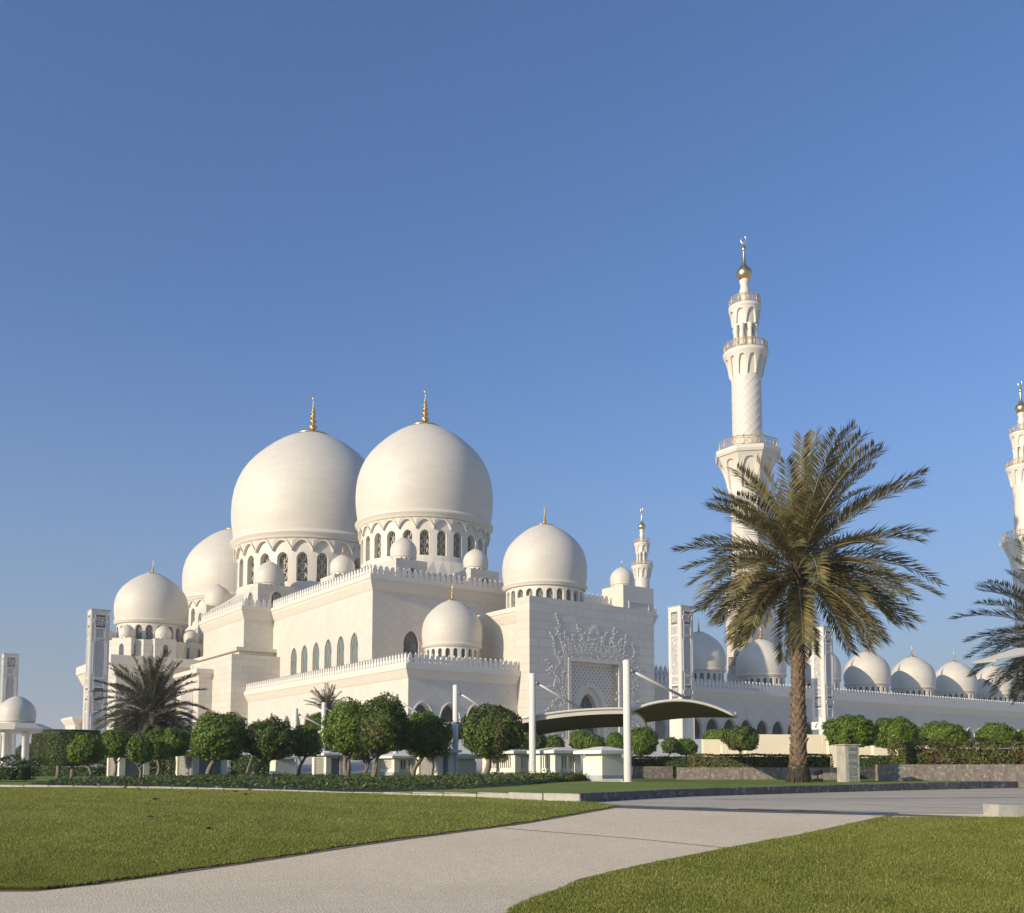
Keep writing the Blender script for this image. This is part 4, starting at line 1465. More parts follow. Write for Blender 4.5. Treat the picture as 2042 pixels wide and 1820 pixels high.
# the path (lies under both lawns' edges)
pf = [G(1225, 1611), G(1480, 1618), G(1790, 1624)]
f_pf = interp([(x, y) for x, y in pf])
mb = MB(); mb.smooth = True
pxs = np.linspace(-30, pf[-1][0] + 3, 80)
prow = None
for q in np.linspace(0, 1, 60):
    row = []
    for x in pxs:
        ye = f_pf(x) if x > pf[0][0] else pf[0][1]
        y = -8 + (ye + 8) * q
        row.append(mb.pt((x, y, z_ground(x, y) + .010)))
    if prow:
        for i in range(len(pxs) - 1): mb.face((prow[i], prow[i + 1], row[i + 1], row[i]))
    prow = row
tag(mb.build('path', M['path']), kind='structure')
def strip_on_ground(name, mat, pts, w, off, kind='structure'):
    """a thin painted line or joint along picture-measured ground points"""
    mb = MB()
    P = [Vector((*G(*p), 0)) for p in pts]
    fine = []
    for a, b in zip(P[:-1], P[1:]):
        n = max(2, int((b - a).length / .5))
        fine += [a.lerp(b, i / n) for i in range(n)]
    fine.append(P[-1])
    rows = []
    for i, p in enumerate(fine):
        d = (fine[min(i + 1, len(fine) - 1)] - fine[max(i - 1, 0)]).normalized(); nr = Vector((-d.y, d.x, 0))
        rows.append([mb.pt((q.x, q.y, z_ground(q.x, q.y) + off)) for q in (p - nr * w / 2, p + nr * w / 2)])
    for a, b in zip(rows[:-1], rows[1:]): mb.face((a[0], b[0], b[1], a[1]))
    return tag(mb.build(name, mat), kind=kind)
M['joint'] = plain('dark_joint', (.13, .12, .11), .9, 0, .1, 5)
M['paint'] = plain('road_paint', (.62, .60, .55), .7, 0, .12, 5)
strip_on_ground('path_joint', M['joint'], [(1000, 1653), (1260, 1674), (1455, 1693)], .03, .016)
# road
mb = MB(); mb.smooth = True
prow = None
for y in np.linspace(17.5, 52, 30):
    row = [mb.pt((x, y, z_ground(x, y) + .004)) for x in np.linspace(-6, 90, 40)]
    if prow:
        for i in range(39): mb.face((prow[i], prow[i + 1], row[i + 1], row[i]))
    prow = row
tag(mb.build('road', M['road']), kind='structure')
for pts in (((1515, 1597), (1770, 1607), (1960, 1612)), ((1870, 1591), (2003, 1593.5)), ((1330, 1592), (1500, 1596)), ((1780, 1617.5), (1990, 1622))):
    strip_on_ground('road_line', M['paint'], pts, .10, .009)
for pts in (((1420, 1594), (1700, 1593), (2042, 1590)),):
    strip_on_ground('road_gutter', M['joint'], pts, .16, .008)
# wet gutter at the end of the path
def puddle_mat():
    m, nt, b = new_mat('standing_water')
    p = geopos(nt)
    n1 = ramp(nt, noise(nt, p, 1.1, 4), .40, .55)
    nt.links.new(mixc(nt, n1, (.10, .095, .09), (.05, .05, .05)), b.inputs['Base Color'])
    rr = N(nt, 'ShaderNodeMapRange'); rr.inputs[3].default_value = .35; rr.inputs[4].default_value = .10
    nt.links.new(n1, rr.inputs[0]); nt.links.new(rr.outputs[0], b.inputs['Roughness'])
    b.inputs['IOR'].default_value = 1.33
    b.inputs['Specular IOR Level'].default_value = .35
    return m
M['puddle'] = puddle_mat()
strip_on_ground('puddle', M['puddle'], [(1190, 1606.5), (1300, 1610.5), (1450, 1614.5), (1620, 1619), (1790, 1623.5)], .20, .022)
strip_on_ground('gutter', M['joint'], [(1170, 1603.5), (1240, 1611.2), (1480, 1618.5), (1790, 1626), (2010, 1634)], .30, .014)

strip_on_ground('lawn_edge', M['soil'], [(-60, 1779), (0, 1778), (66, 1778), (178, 1767), (356, 1742.5), (534, 1716.5), (712, 1687.5), (870, 1666), (1039, 1644), (1137, 1627), (1235, 1609)], .16, .016)
strip_on_ground('lawn_edge', M['soil'], [(1020, 1819), (1049, 1801), (1162, 1757), (1285, 1728), (1456, 1693), (1604, 1666), (1700, 1645), (1790, 1625)], .13, .016)
# ---- raised lawn island with kerbs
def z_isl(x, y): return max(z_low(y) + .035, .860 + .150 * sstep(-5.5, 1.6, x) + .045 * sstep(24, 36, y) + .03 * sstep(36, 60, y))
planter_y = 39.5
def isl_l(y): return f_kl(y) - .05 if y <= kerb_l[0][1] else kerb_l[0][0] - (y - kerb_l[0][1]) * 1.8
def isl_r(y):
    if y <= kerb_r[-1][1]: return f_kr(y)
    return kerb_r[-1][0] + .02 * (y - kerb_r[-1][1])
y0i = kerb_r[0][1] + .12
ysi = np.unique(np.concatenate([np.linspace(y0i, 40, 60), np.linspace(40, 78, 30)]))
rows_sheet('raised_lawn', M['lawn3'], ysi, isl_l, isl_r, z_isl, n=60)
def stone(name, cols, jnt, vein, scale=2.2, rough=.6):
    m, nt, b = new_mat(name)
    p = objco(nt)
    n1 = ramp(nt, noise(nt, p, scale, 6, .65), .3, .7)
    n2 = ramp(nt, noise(nt, p, scale * 1.6, 6, .72), .53, .63)
    c = mixc(nt, n1, cols[0], cols[1]); c = mixc(nt, mth(nt, 'MULTIPLY', n2, vein[1]), c, vein[0])
    nt.links.new(c, b.inputs['Base Color']); b.inputs['Roughness'].default_value = rough
    bump(nt, b, n1, .3, .02)
    return m
M['granite'] = stone('dark_granite', ((.05, .05, .052), (.15, .14, .13)), 0, ((.40, .36, .31), .65), 3.0)
M['kerbstone'] = stone('pale_kerb_stone', ((.34, .32, .27), (.50, .47, .40)), 0, ((.22, .20, .17), .5), 2.5)
M['planter'] = stone('weathered_planter_stone', ((.15, .125, .105), (.29, .25, .215)), 0, ((.55, .48, .40), .8), 3.4)
def kerb(name, mat, pts, h_in, L=1.25, wid=.22, zf=None):
    mb = MB()
    P = [Vector((x, y, 0)) for x, y in pts]
    for a, b in zip(P[:-1], P[1:]):
        n = max(1, int(round((b - a).length / L)))
        for i in range(n):
            p, q = a.lerp(b, i / n), a.lerp(b, (i + 1) / n)
            d = (q - p).normalized(); nr = Vector((-d.y, d.x, 0))
            p = p + d * .012; q = q - d * .012
            j = random.uniform(-.012, .012); top = z_isl(p.x, p.y) + .025 + random.uniform(-.008, .008)
            z0_ = z_ground(p.x, p.y) - .2
            c = [p + nr * j, q + nr * j, q + nr * (j + wid), p + nr * (j + wid)]
            lo = [mb.pt((v.x, v.y, z0_)) for v in c]; hi = [mb.pt((v.x, v.y, top - .02)) for v in c]
            cc = (c[0] + c[1] + c[2] + c[3]) / 4
            hi2 = [mb.pt((v.x + (cc.x - v.x) * .06, v.y + (cc.y - v.y) * .10, top)) for v in c]
            for k in range(4):
                m_ = (k + 1) % 4
                mb.face((lo[k], lo[m_], hi[m_], hi[k])); mb.face((hi[k], hi[m_], hi2[m_], hi2[k]))
            mb.face(hi2)
    return tag(mb.build(name, mat), kind='structure')
kerb('pale_kerb', M['kerbstone'], kerb_l[:-1] + [(kerb_l[-1][0] - .8, kerb_l[-1][1] + .62)], .2, 1.4)
kerb('pale_kerb', M['kerbstone'], [(kerb_l[-1][0] - .78, kerb_l[-1][1] + .60), kerb_l[-1]], .2, 1.0)
kerb('granite_kerb', M['granite'], kerb_r, .2, 1.15)
mb = MB()
c = at_level(1990, 1632, .55); 
bx_ = on_ground(1992, 1632)
mb.frame_box((bx_[0], bx_[1], bx_[2] - .1), (5.0, .25, 0), (-.05, .5, 0), (0, 0, .36))
tag(mb.build('low_block', M['kerbstone']), 'low pale stone block at the lawn corner, cut by the right edge', 'stone block')

# ---- grass blades (one tuft sheet per lawn)
def grass_blades(name, region, n, mat, hmin=.012, hmax=.042):
    pts = region(n)
    m = len(pts)
    z = np.array([z_ground(x, y) for x, y in pts]) + .028
    ang = RNG.uniform(0, 2 * pi, m); h = RNG.uniform(hmin, hmax, m); w = RNG.uniform(.004, .009, m)
    ln = RNG.uniform(-.6, .6, (m, 2)) * h[:, None]
    d = np.stack([np.cos(ang), np.sin(ang)], 1) * w[:, None]
    v = np.zeros((m, 3, 3))
    v[:, 0, :2] = pts - d; v[:, 1, :2] = pts + d; v[:, 2, :2] = pts + ln
    v[:, 0, 2] = z; v[:, 1, 2] = z; v[:, 2, 2] = z + h
    return tri_mesh(name, v.reshape(-1, 3), 3, mat)
def tri_mesh(name, verts, k, mat, parent=None, loc=(0, 0, 0), smooth=False, extra=None):
    """many separate k-gons at once (k = 3 or 4), plus an optional second builder's mesh"""
    me = bpy.data.meshes.new(name)
    nv = len(verts); nf = nv // k
    me.vertices.add(nv); me.vertices.foreach_set('co', np.ascontiguousarray(verts, dtype=np.float32).ravel())
    me.loops.add(nv); me.loops.foreach_set('vertex_index', np.arange(nv, dtype=np.int32))
    me.polygons.add(nf); me.polygons.foreach_set('loop_start', np.arange(0, nv, k, dtype=np.int32))
    for m in (mat if isinstance(mat, (list, tuple)) else [mat]): me.materials.append(m)
    me.update(calc_edges=True)
    return link(name, me, parent, loc)
def reg_right(n):
    y = right_edge[0][1] - 1.5 + (y_far - right_edge[0][1] + 1.5) * RNG.random(n) ** 1.6
    x = RNG.uniform(-1, 13, n)
    l = np.array([rl(v) for v in y])
    x = l + .0 + (np.maximum(l + 1, np.minimum(12.5, y * .56 + .5)) - l) * RNG.random(n)
    return np.stack([x, y], 1)
def reg_left(n):
    y = y_n0 + (36 - y_n0) * RNG.random(n) ** 2.1
    r = np.array([lawn_r(v) for v in y]) + .03
    l = -y * .56 - .5
    x = l + (r - l) * RNG.random(n)
    return np.stack([x, y], 1)
tag(grass_blades('grass', reg_right, 260000, M['blade']), kind='stuff')
tag(grass_blades('grass', reg_left, 330000, M['blade']), kind='stuff')

# ================================================================== PLANTING
def leaf_quads(pts, nrm, size, asp=.45, jit=.8, droop=0.0):
    """one small pointed leaf per point, facing roughly along nrm"""
    n = len(pts)
    nr = nrm + RNG.normal(0, jit, (n, 3)) * .5
    nr /= np.linalg.norm(nr, axis=1)[:, None] + 1e-9
    t = RNG.normal(0, 1, (n, 3)); t[:, 2] -= droop
    t -= nr * (t * nr).sum(1)[:, None]; t /= np.linalg.norm(t, axis=1)[:, None] + 1e-9
    b = np.cross(nr, t)
    s = size * RNG.uniform(.65, 1.35, n)[:, None]
    v = np.stack([pts - t * s * .5, pts + b * s * asp * .5, pts + t * s * .5, pts - b * s * asp * .5], 1)
    return v.reshape(-1, 3)
def sphere_dirs(n):
    v = RNG.normal(0, 1, (n, 3)); return v / np.linalg.norm(v, axis=1)[:, None]
def lump(d, seed, amp=.09, fr=3.1):
    r = np.random.default_rng(seed); o = np.zeros(len(d))
    for k in range(7):
        w = r.normal(0, 1, 3) * fr * (1 if k < 4 else 2.4); o += np.sin(d @ w + r.uniform(0, 6)) 
    return 1 + amp * o / 2.6
def combine(name, leaf_v, core, mats, parent=None, loc=(0, 0, 0)):
    """leaf quads + a dark inner mass in one foliage mesh"""
    nv = len(leaf_v)
    cv = np.array(core.v) if core and core.v else np.zeros((0, 3))
    me = bpy.data.meshes.new(name)
    allv = np.concatenate([leaf_v, cv]) if len(cv) else leaf_v
    me.vertices.add(len(allv)); me.vertices.foreach_set('co', np.ascontiguousarray(allv, dtype=np.float32).ravel())
    li = list(range(nv)); ls = list(range(0, nv, 4)); mi = [0] * (nv // 4)
    idx = np.arange(nv, dtype=np.int32); st = np.arange(0, nv, 4, dtype=np.int32)
    ex = []; es = []; pos = nv
    if core:
        for f in core.f:
            es.append(pos); ex += [nv + i for i in f]; pos += len(f)
    idx = np.concatenate([idx, np.array(ex, dtype=np.int32)]); st = np.concatenate([st, np.array(es, dtype=np.int32)])
    me.loops.add(len(idx)); me.loops.foreach_set('vertex_index', idx)
    me.polygons.add(len(st)); me.polygons.foreach_set('loop_start', st)
    me.polygons.foreach_set('material_index', np.array([0] * (nv // 4) + [1] * len(es), dtype=np.int32))
    for m in mats: me.materials.append(m)
    me.update(calc_edges=True); me.validate()
    return link(name, me, parent, loc)
def ball_crown(rx, ry, rz, n, size, mat, seed, parent, zc, flat=.75, amp=.10, core='core', asp=.45):
    d = sphere_dirs(n)
    keep = RNG.random(n) < np.where(d[:, 2] < -flat, .5, 1.0)
    d = d[keep]; n = len(d)
    L = lump(d, seed, amp)
    rr = (1 - .22 * RNG.random(n) ** 1.6) * L
    stray = RNG.random(n) < .08
    rr = np.where(stray, rr * RNG.uniform(1.0, 1.11, n), rr)
    pts = d * rr[:, None] * np.array([rx, ry, rz])
    pts[:, 2] = np.maximum(pts[:, 2], -rz * flat - RNG.random(n) * .12 * rz)
    pts[:, 2] += zc
    lv = leaf_quads(pts, d, size, asp, .9, .6)
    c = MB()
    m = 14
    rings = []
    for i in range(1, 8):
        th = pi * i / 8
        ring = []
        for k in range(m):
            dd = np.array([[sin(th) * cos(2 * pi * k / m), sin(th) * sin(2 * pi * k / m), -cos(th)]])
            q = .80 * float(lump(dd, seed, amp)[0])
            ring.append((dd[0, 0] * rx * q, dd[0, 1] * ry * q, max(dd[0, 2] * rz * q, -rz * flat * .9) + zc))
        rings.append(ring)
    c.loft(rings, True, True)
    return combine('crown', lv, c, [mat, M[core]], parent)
def trunk_mesh(h, r, lean, seed, multi=1, top_spread=.5):
    rr = random.Random(seed); mb = MB()
    for k in range(multi):
        a = rr.uniform(0, 2 * pi)
        pts = []; rad = []
        n = 7
        bend = rr.uniform(-.12, .12)
        for i in range(n + 1):
            q = i / n
            pts.append((lean[0] * q ** 1.4 + bend * sin(q * 5) + (cos(a) * top_spread * q ** 2 if multi > 1 else 0), lean[1] * q + rr.uniform(-.02, .02) + (sin(a) * top_spread * q ** 2 if multi > 1 else 0), h * q - .05))
            rad.append(r * (1.25 - .55 * q) * (1 + .10 * rr.uniform(-1, 1)) * (.75 if multi > 1 else 1))
        mb.tube(pts, rad, 7)
        for b in range(5):                 # limbs into the crown
            q0 = .62 + .07 * b; ang = rr.uniform(0, 2 * pi); L = h * rr.uniform(.45, .7)
            p0 = pts[min(n, int(q0 * n))]
            lp = [(p0[0] + cos(ang) * L * u * .7, p0[1] + sin(ang) * L * u * .7, p0[2] + L * (.55 * u + .35 * u * u)) for u in (0, .35, .7, 1)]
            mb.tube(lp, [r * .5, r * .4, r * .28, r * .12], 5)
    return mb
n_tree = [0]
def ball_tree(px, py, w, h, bx, by, d, label, mat='leaf', multi=1, kind='ball_tree', cat='tree', group='clipped ball trees among the service huts', core='core', size=None, base_z=None, group_on=True, flat=.72):
    """crown centre (px, py), crown size w x h and trunk foot (bx, by), all in picture units, at distance d"""
    n_tree[0] += 1
    seed = n_tree[0] * 13 + 1
    cx, cy_, cz = at_depth(px, py, d)
    k = d / FPX
    fx = at_depth(bx, by, d)[0]
    fz = base_z if base_z is not None else at_depth(bx, by, d)[2]
    root = empty(kind, (fx, d, fz))
    tag(root, label, cat, group)
    rx = w * k / 2; rz = h * k / 2
    zc = cz - fz
    th = max(.3, zc - rz * .55)
    trunk_mesh(th, max(.06, .045 * w * k), (cx - fx, 0), seed, multi, rx * .35).build('trunk', M['bark'], root)
    ls = size or max(.17, 3.6 * k)
    n = int(min(9000, 5.0 * (4 * pi * rx * max(rx, rz)) / (ls * ls * .45)))
    cr = ball_crown(rx, rx * .95, rz, n, ls, M[mat], seed, root, zc, flat, .13, core)
    cr.location.x = cx - fx
    return root
D_T = 58.0
ball_tree(173, 1495, 70, 64, 181, 1549, 50, 'pale green ball tree at the left end of the row, on the lawn edge', 'leaf_y')
ball_tree(233, 1484, 66, 62, 228, 1548, 53, 'small round ball tree in front of the leftmost white hut', 'leaf')
ball_tree(279, 1495, 50, 62, 277, 1553, 47, 'little ball tree with a crooked trunk right of the leftmost hut', 'leaf')
ball_tree(318, 1486, 62, 64, 313, 1545, 56, 'ball tree merged with its neighbour before the dark hedge, left one of the pair', 'leaf_b')
ball_tree(350, 1482, 56, 62, 339, 1547, 55, 'ball tree merged with its neighbour before the dark hedge, right one of the pair', 'leaf')
ball_tree(435, 1472, 112, 102, 414, 1549, 52, 'big round dense green tree with a leaning trunk, before the second hut from the left', 'leaf')
ball_tree(512, 1470, 50, 60, 492, 1545, 62, 'green ball tree half hidden behind the brownish one', 'leaf')
ball_tree(540, 1478, 104, 84, 504, 1549, 53, 'brownish flat-topped tree with a bent pale trunk', 'leaf_b', core='core_b')
ball_tree(610, 1480, 66, 66, 597, 1547, 54, 'small ball tree left of the fourth canopy post from the right', 'leaf')
ball_tree(700, 1453, 124, 112, 692, 1547, 51, 'large bright green tree with forked stems, left of the tallest tree', 'leaf_y', 2)
ball_tree(766, 1449, 108, 114, 744, 1552, 47, 'tallest ball tree with brown patches and a double trunk, in front of a canopy post', 'leaf_b', 2, core='core_b')
ball_tree(849, 1468, 96, 98, 824, 1549, 50, 'round ball tree with a forked trunk left of the plain canopy post', 'leaf')
ball_tree(982, 1462, 122, 116, 966, 1546, 47, 'wide round tree with withered underside in front of the slatted hut', 'leaf_b', core='core_b')
# behind the posts
ball_tree(735, 1490, 78, 60, 728, 1540, 66, 'dark spreading tree seen behind the forked bright tree', 'leaf_b', 2)
ball_tree(648, 1446, 70, 50, 640, 1535, 74, 'dark flowering tree behind the fifth canopy post', 'leaf_b')
ball_tree(1005, 1488, 110, 60, 1000, 1540, 72, 'dark green tree low behind the wide withered tree', 'leaf')
GB = 'round bushes on the slope before the mosque'
for px, py, w, h, by, d, lab, mat in (
    (1066, 1479, 50, 42, 1502, 78, 'round bush right of the second tallest post, in front of the portal', 'leaf_b'),
    (1105, 1483, 42, 34, 1503, 82, 'small low round bush left of the portal frame', 'leaf'),
    (1160, 1480, 50, 46, 1504, 80, 'yellowish round bush before the portal door, left half of a pair', 'leaf_y'),
    (1186, 1484, 42, 38, 1505, 76, 'green round bush before the portal door, right half of a pair', 'leaf'),
    (1228, 1482, 44, 40, 1506, 80, 'small bush partly behind the tallest canopy post', 'leaf'),
    (1279, 1480, 66, 56, 1512, 70, 'big round clipped bush just right of the tallest canopy post', 'leaf'),
    (1440, 1470, 70, 30, 1490, 96, 'low bush behind the cream wall', 'leaf_y'),
    (1878, 1468, 92, 52, 1500, 62, 'yellowish round bush behind the reddish hedge', 'leaf_y'),
    (1987, 1468, 72, 50, 1500, 62, 'green round bush behind the hedge near the right edge', 'leaf'),
    (2046, 1476, 36, 46, 1500, 62, 'green bush cut by the right edge of the picture', 'leaf_y')):
    ball_tree(px, py, w, h, px, by, d, lab, mat, kind='round_bush', cat='bush', group=GB, flat=.8)
GT_ = 'clipped ball trees among the hedges'
for px, py, w, h, bx, by, d, lab, mat in (
    (1337, 1487, 38, 34, 1334, 1512, 74, 'small thin ball tree left of its twin at the foot of the pylon', 'leaf_b'),
    (1369, 1490, 42, 36, 1366, 1514, 72, 'small dark ball tree at the foot of the pylon', 'leaf'),
    (1478, 1474, 66, 52, 1474, 1512, 68, 'ball tree on a short trunk in front of the cream wall, left of the palm', 'leaf_b'),
    (1697, 1462, 98, 66, 1700, 1520, 52, 'flattened ball tree behind the stacked stone pillar', 'leaf'),
    (1786, 1464, 88, 66, 1774, 1512, 58, 'ball tree with half its crown in shade, right of the stone pillar', 'leaf')):
    ball_tree(px, py, w, h, bx, by, d, lab, mat, group=GT_)

def hedge_mesh(mb_quads, name, x0, x1, y0, y1, z0, z1, mat, size, dens, round_=.15, parent=None, wav=.05, seed=0, core='core'):
    """clipped hedge: leaves on the faces of a box (front, top, sides) with a dark inner mass; f maps local to world"""
    A = lambda a, b: abs((a[1] - a[0]) * (b[1] - b[0]))
    faces = []
    L = x1 - x0; W = y1 - y0; H = z1 - z0
    r = np.random.default_rng(seed)
    P = []; Nn = []
    for area, fn, nn in ((L * H, lambda u, v: np.stack([x0 + L * u, np.full_like(u, y0), z0 + H * v], 1), (0, -1, 0)),
                     (L * W, lambda u, v: np.stack([x0 + L * u, y0 + W * v, np.full_like(u, z1)], 1), (0, 0, 1)),
                     (W * H, lambda u, v: np.stack([np.full_like(u, x0), y0 + W * u, z0 + H * v], 1), (-1, 0, 0)),
                     (W * H, lambda u, v: np.stack([np.full_like(u, x1), y0 + W * u, z0 + H * v], 1), (1, 0, 0)),
                     (L * H * .3, lambda u, v: np.stack([x0 + L * u, np.full_like(u, y1), z0 + H * v], 1), (0, 1, 0))):
        n = int(min(14000, area * dens)); 
        if n < 4: continue
        p = fn(r.random(n), r.random(n)); nv = np.tile(np.array(nn, float), (n, 1))
        wv = np.sin(p[:, 0] * 2.3 + seed) + np.sin(p[:, 0] * 5.1 + p[:, 2] * 3 + seed * 2) + np.sin(p[:, 2] * 4.1 + p[:, 1] * 2.2)
        p = p + nv * (wav * wv / 3 - r.random(n) * size * .8)[:, None]
        P.append(p); Nn.append(nv)
    P = np.concatenate(P); Nn = np.concatenate(Nn)
    lv = leaf_quads(P, Nn, size, .5, .9)
    c = MB(); i_ = size * .7 + wav
    c.box(x0 + i_, x1 - i_, y0 + i_, y1 - i_, z0, z1 - i_)
    return lv, c
def hedge(px0, px1, py_top, d, zb, wid, mat, label, name='clipped_hedge', cat='hedge', rot=0.0, size=.10, dens=260, wav=.05, group=None, core='core', py_ref=None):
    x0, _, zt = at_depth(px0, py_top, d); x1 = at_depth(px1, py_top, d)[0]
    root_loc = (x0, d, zb)
    L = (x1 - x0)
    lv, c = hedge_mesh(None, name, 0, L, 0, wid, 0, zt - zb, M[mat], size, dens, wav=wav, seed=int(px0) % 97, core=core)
    o = combine(name, lv, c, [M[mat], M[core]], None, root_loc)
    o.rotation_euler = (0, 0, rot)
    tag(o, label, cat, group)
    return o
hedge(1384, 1664, 1503, 44.6, 1.25, 1.6, 'hedge', 'long brown-green clipped hedge on the planter wall behind the palm', rot=radians(1.0))
hedge(1327, 1392, 1508, 47.5, 1.1, 1.4, 'hedge_g', 'short dark shaded hedge between the tallest post and the long hedge')
hedge(1262, 1334, 1508, 50.0, 1.05, 1.5, 'hedge', 'short hedge just right of the tallest canopy post')
hedge(1706, 1824, 1506, 46.5, 1.1, 1.4, 'hedge_g', 'dark clipped hedge right of the stone pillar')
hedge(1808, 2110, 1478, 40.6, 1.5, 2.0, 'hedge_r', 'tall rough reddish hedge on the right planter wall', 'rough_hedge', size=.12, dens=300, wav=.22, core='core_b')
hedge(195, 345, 1463, 72.0, 1.05, 3.0, 'hedge_g', 'tall dark clipped hedge behind the leftmost trees and hut', size=.16, dens=110)
hedge(330, 400, 1459, 68.0, 1.05, 3.0, 'hedge', 'tall clipped hedge left of the second hut, under the small palm', size=.15, dens=120)
hedge(455, 535, 1505, 66.0, 1.0, 2.0, 'hedge_g', 'low dark hedge right of the second hut', size=.15, dens=140)
hedge(-60, 44, 1514, 46.0, 1.0, 2.0, 'hedge_g', 'dark leafy hedge at the far left below the pavilion', 'rough_hedge', size=.13, dens=200, wav=.28)
hedge(40, 215, 1519, 64.0, .95, 2.0, 'hedge_g', 'dark low hedge beneath the cup-shaped topiary', 'rough_hedge', size=.13, dens=180, wav=.25)
hedge(74, 116, 1508, 72.0, 1.1, 1.0, 'orange', 'low orange flowering shrub below the pavilion', 'flowering_shrub', 'shrub', size=.10, dens=220, wav=.25)
# cup-shaped topiary
def topiary(px, w, py_t, py_b, d, by, label, trunks):
    cx, _, zt = at_depth(px, py_t, d); zb_ = at_depth(px, py_b, d)[2]; k = d / FPX
    fz = at_depth(px, by, d)[2]
    root = empty('cup_topiary', (cx, d, fz)); tag(root, label, 'topiary', 'cup-shaped topiary trees')
    R = w * k / 2; H = zt - zb_
    prof = [(.30, 0), (.62, .04), (.80, .14), (.90, .30), (.97, .55), (1.0, .8), (1.0, .95), (.97, 1.0)]
    n = 9000
    q = RNG.random(n); a = RNG.uniform(0, 2 * pi, n)
    rr = np.interp(q, [p[1] for p in prof], [p[0] for p in prof])
    P = np.stack([R * rr * np.cos(a), R * rr * np.sin(a), H * q], 1); Nn = np.stack([np.cos(a), np.sin(a), -.2 + 0 * a], 1)
    m = 3500
    a2 = RNG.uniform(0, 2 * pi, m); r2 = np.sqrt(RNG.random(m))
    P2 = np.stack([R * r2 * np.cos(a2), R * r2 * np.sin(a2), np.full(m, H)], 1); N2 = np.tile([0, 0, 1.0], (m, 1))
    P = np.concatenate([P, P2]) + RNG.normal(0, .02, (n + m, 3)); Nn = np.concatenate([Nn, N2])
    lv = leaf_quads(P, Nn, .11, .5, .6)
    lv[:, 2] += zb_ - fz
    c = MB(); c.lathe([(p[0] * R * .95, zb_ - fz + p[1] * H * .97 + .04) for p in prof] + [(0, zt - fz - .05)], 20, smooth=True)
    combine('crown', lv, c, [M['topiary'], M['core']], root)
    for t in trunks:
        x = at_depth(t, by, d)[0] - cx
        mb = MB()
        mb.tube([(x, 0, -.1), (x + .04, 0, (zb_ - fz) * .5), (x, 0, zb_ - fz + .3)], [.16, .12, .13], 7)
        mb.build('trunk', M['bark'], root)
topiary(143, 104, 1457, 1526, 60, 1550, 'front cup-shaped clipped tree on two trunks, left of the pale ball tree', (115, 143))
topiary(104, 72, 1465, 1524, 66, 1546, 'rear cup-shaped clipped tree beside the pavilion', (96, 112))
# ground cover bed
def cover_bed():
    f_ky = interp([(x_, y_) for x_, y_ in kerb_l])
    front0 = interp([on_ground(px, py, z_isl)[:2] for px, py in ((102, 1566), (300, 1571), (520, 1576), (763, 1579), (930, 1573), (1039, 1566), (1120, 1559), (1185, 1557))])
    front = lambda v: max(front0(v), f_ky(v) + .5) if v < kerb_l[-1][0] else front0(v)
    back = interp([(at_depth(px, 1545, d)[0], d) for px, d in ((112, 52), (300, 54), (500, 56), (700, 53), (900, 50), (1060, 46), (1180, 39))])
    n = 46000
    x0, x1 = on_ground(102, 1564, z_isl)[0], on_ground(1185, 1557, z_isl)[0]
    x = RNG.uniform(x0, x1, n)
    f = np.array([front(v) for v in x]); b = np.maximum(np.array([back(v) for v in x]), f + .3)
    u = RNG.random(n)
    y = f + (b - f) * u
    edge = np.minimum(1, np.minimum(u * (b - f) / .35, (1 - u) * (b - f) / .35)) * np.minimum(1, (x - x0) / 1.0) * np.minimum(1, (x1 - x) / .6)
    h = .21 + .04 * np.sin(x * 3.1 + y) + .05 * np.sin(x * 7.7 - y * 2.3) + .03 * np.sin(x * 15 + y * 5)
    z = np.array([z_isl(a_, b_) for a_, b_ in zip(x, y)]) + np.maximum(.02, h * np.sqrt(np.clip(edge, 0, 1))) * (.55 + .45 * RNG.random(n) ** .6)
    up = RNG.random(n) < .03
    z = z + np.where(up, RNG.uniform(.05, .16, n), 0)
    P = np.stack([x, y, z], 1)
    lv = leaf_quads(P, np.tile([0, -.35, .8], (n, 1)), .14, .42, 1.1)
    o = combine('ground_cover', lv, None, [M['cover']])
    tag(o, kind='stuff')
    # soil underneath
    mb = MB()
    prev = None
    for v in np.linspace(x0, x1, 60):
        a, bb = front(v) + .05, max(back(v), front(v) + .3)
        row = [mb.pt((v, a + (bb - a) * i / 4, z_isl(v, a + (bb - a) * i / 4) + (.004 if i in (0, 4) else .16))) for i in range(5)]
        if prev:
            for i in range(4): mb.face((prev[i], row[i], row[i + 1], prev[i + 1]))
        prev = row
    tag(mb.build('planting_bed', M['core']), kind='structure')
cover_bed()

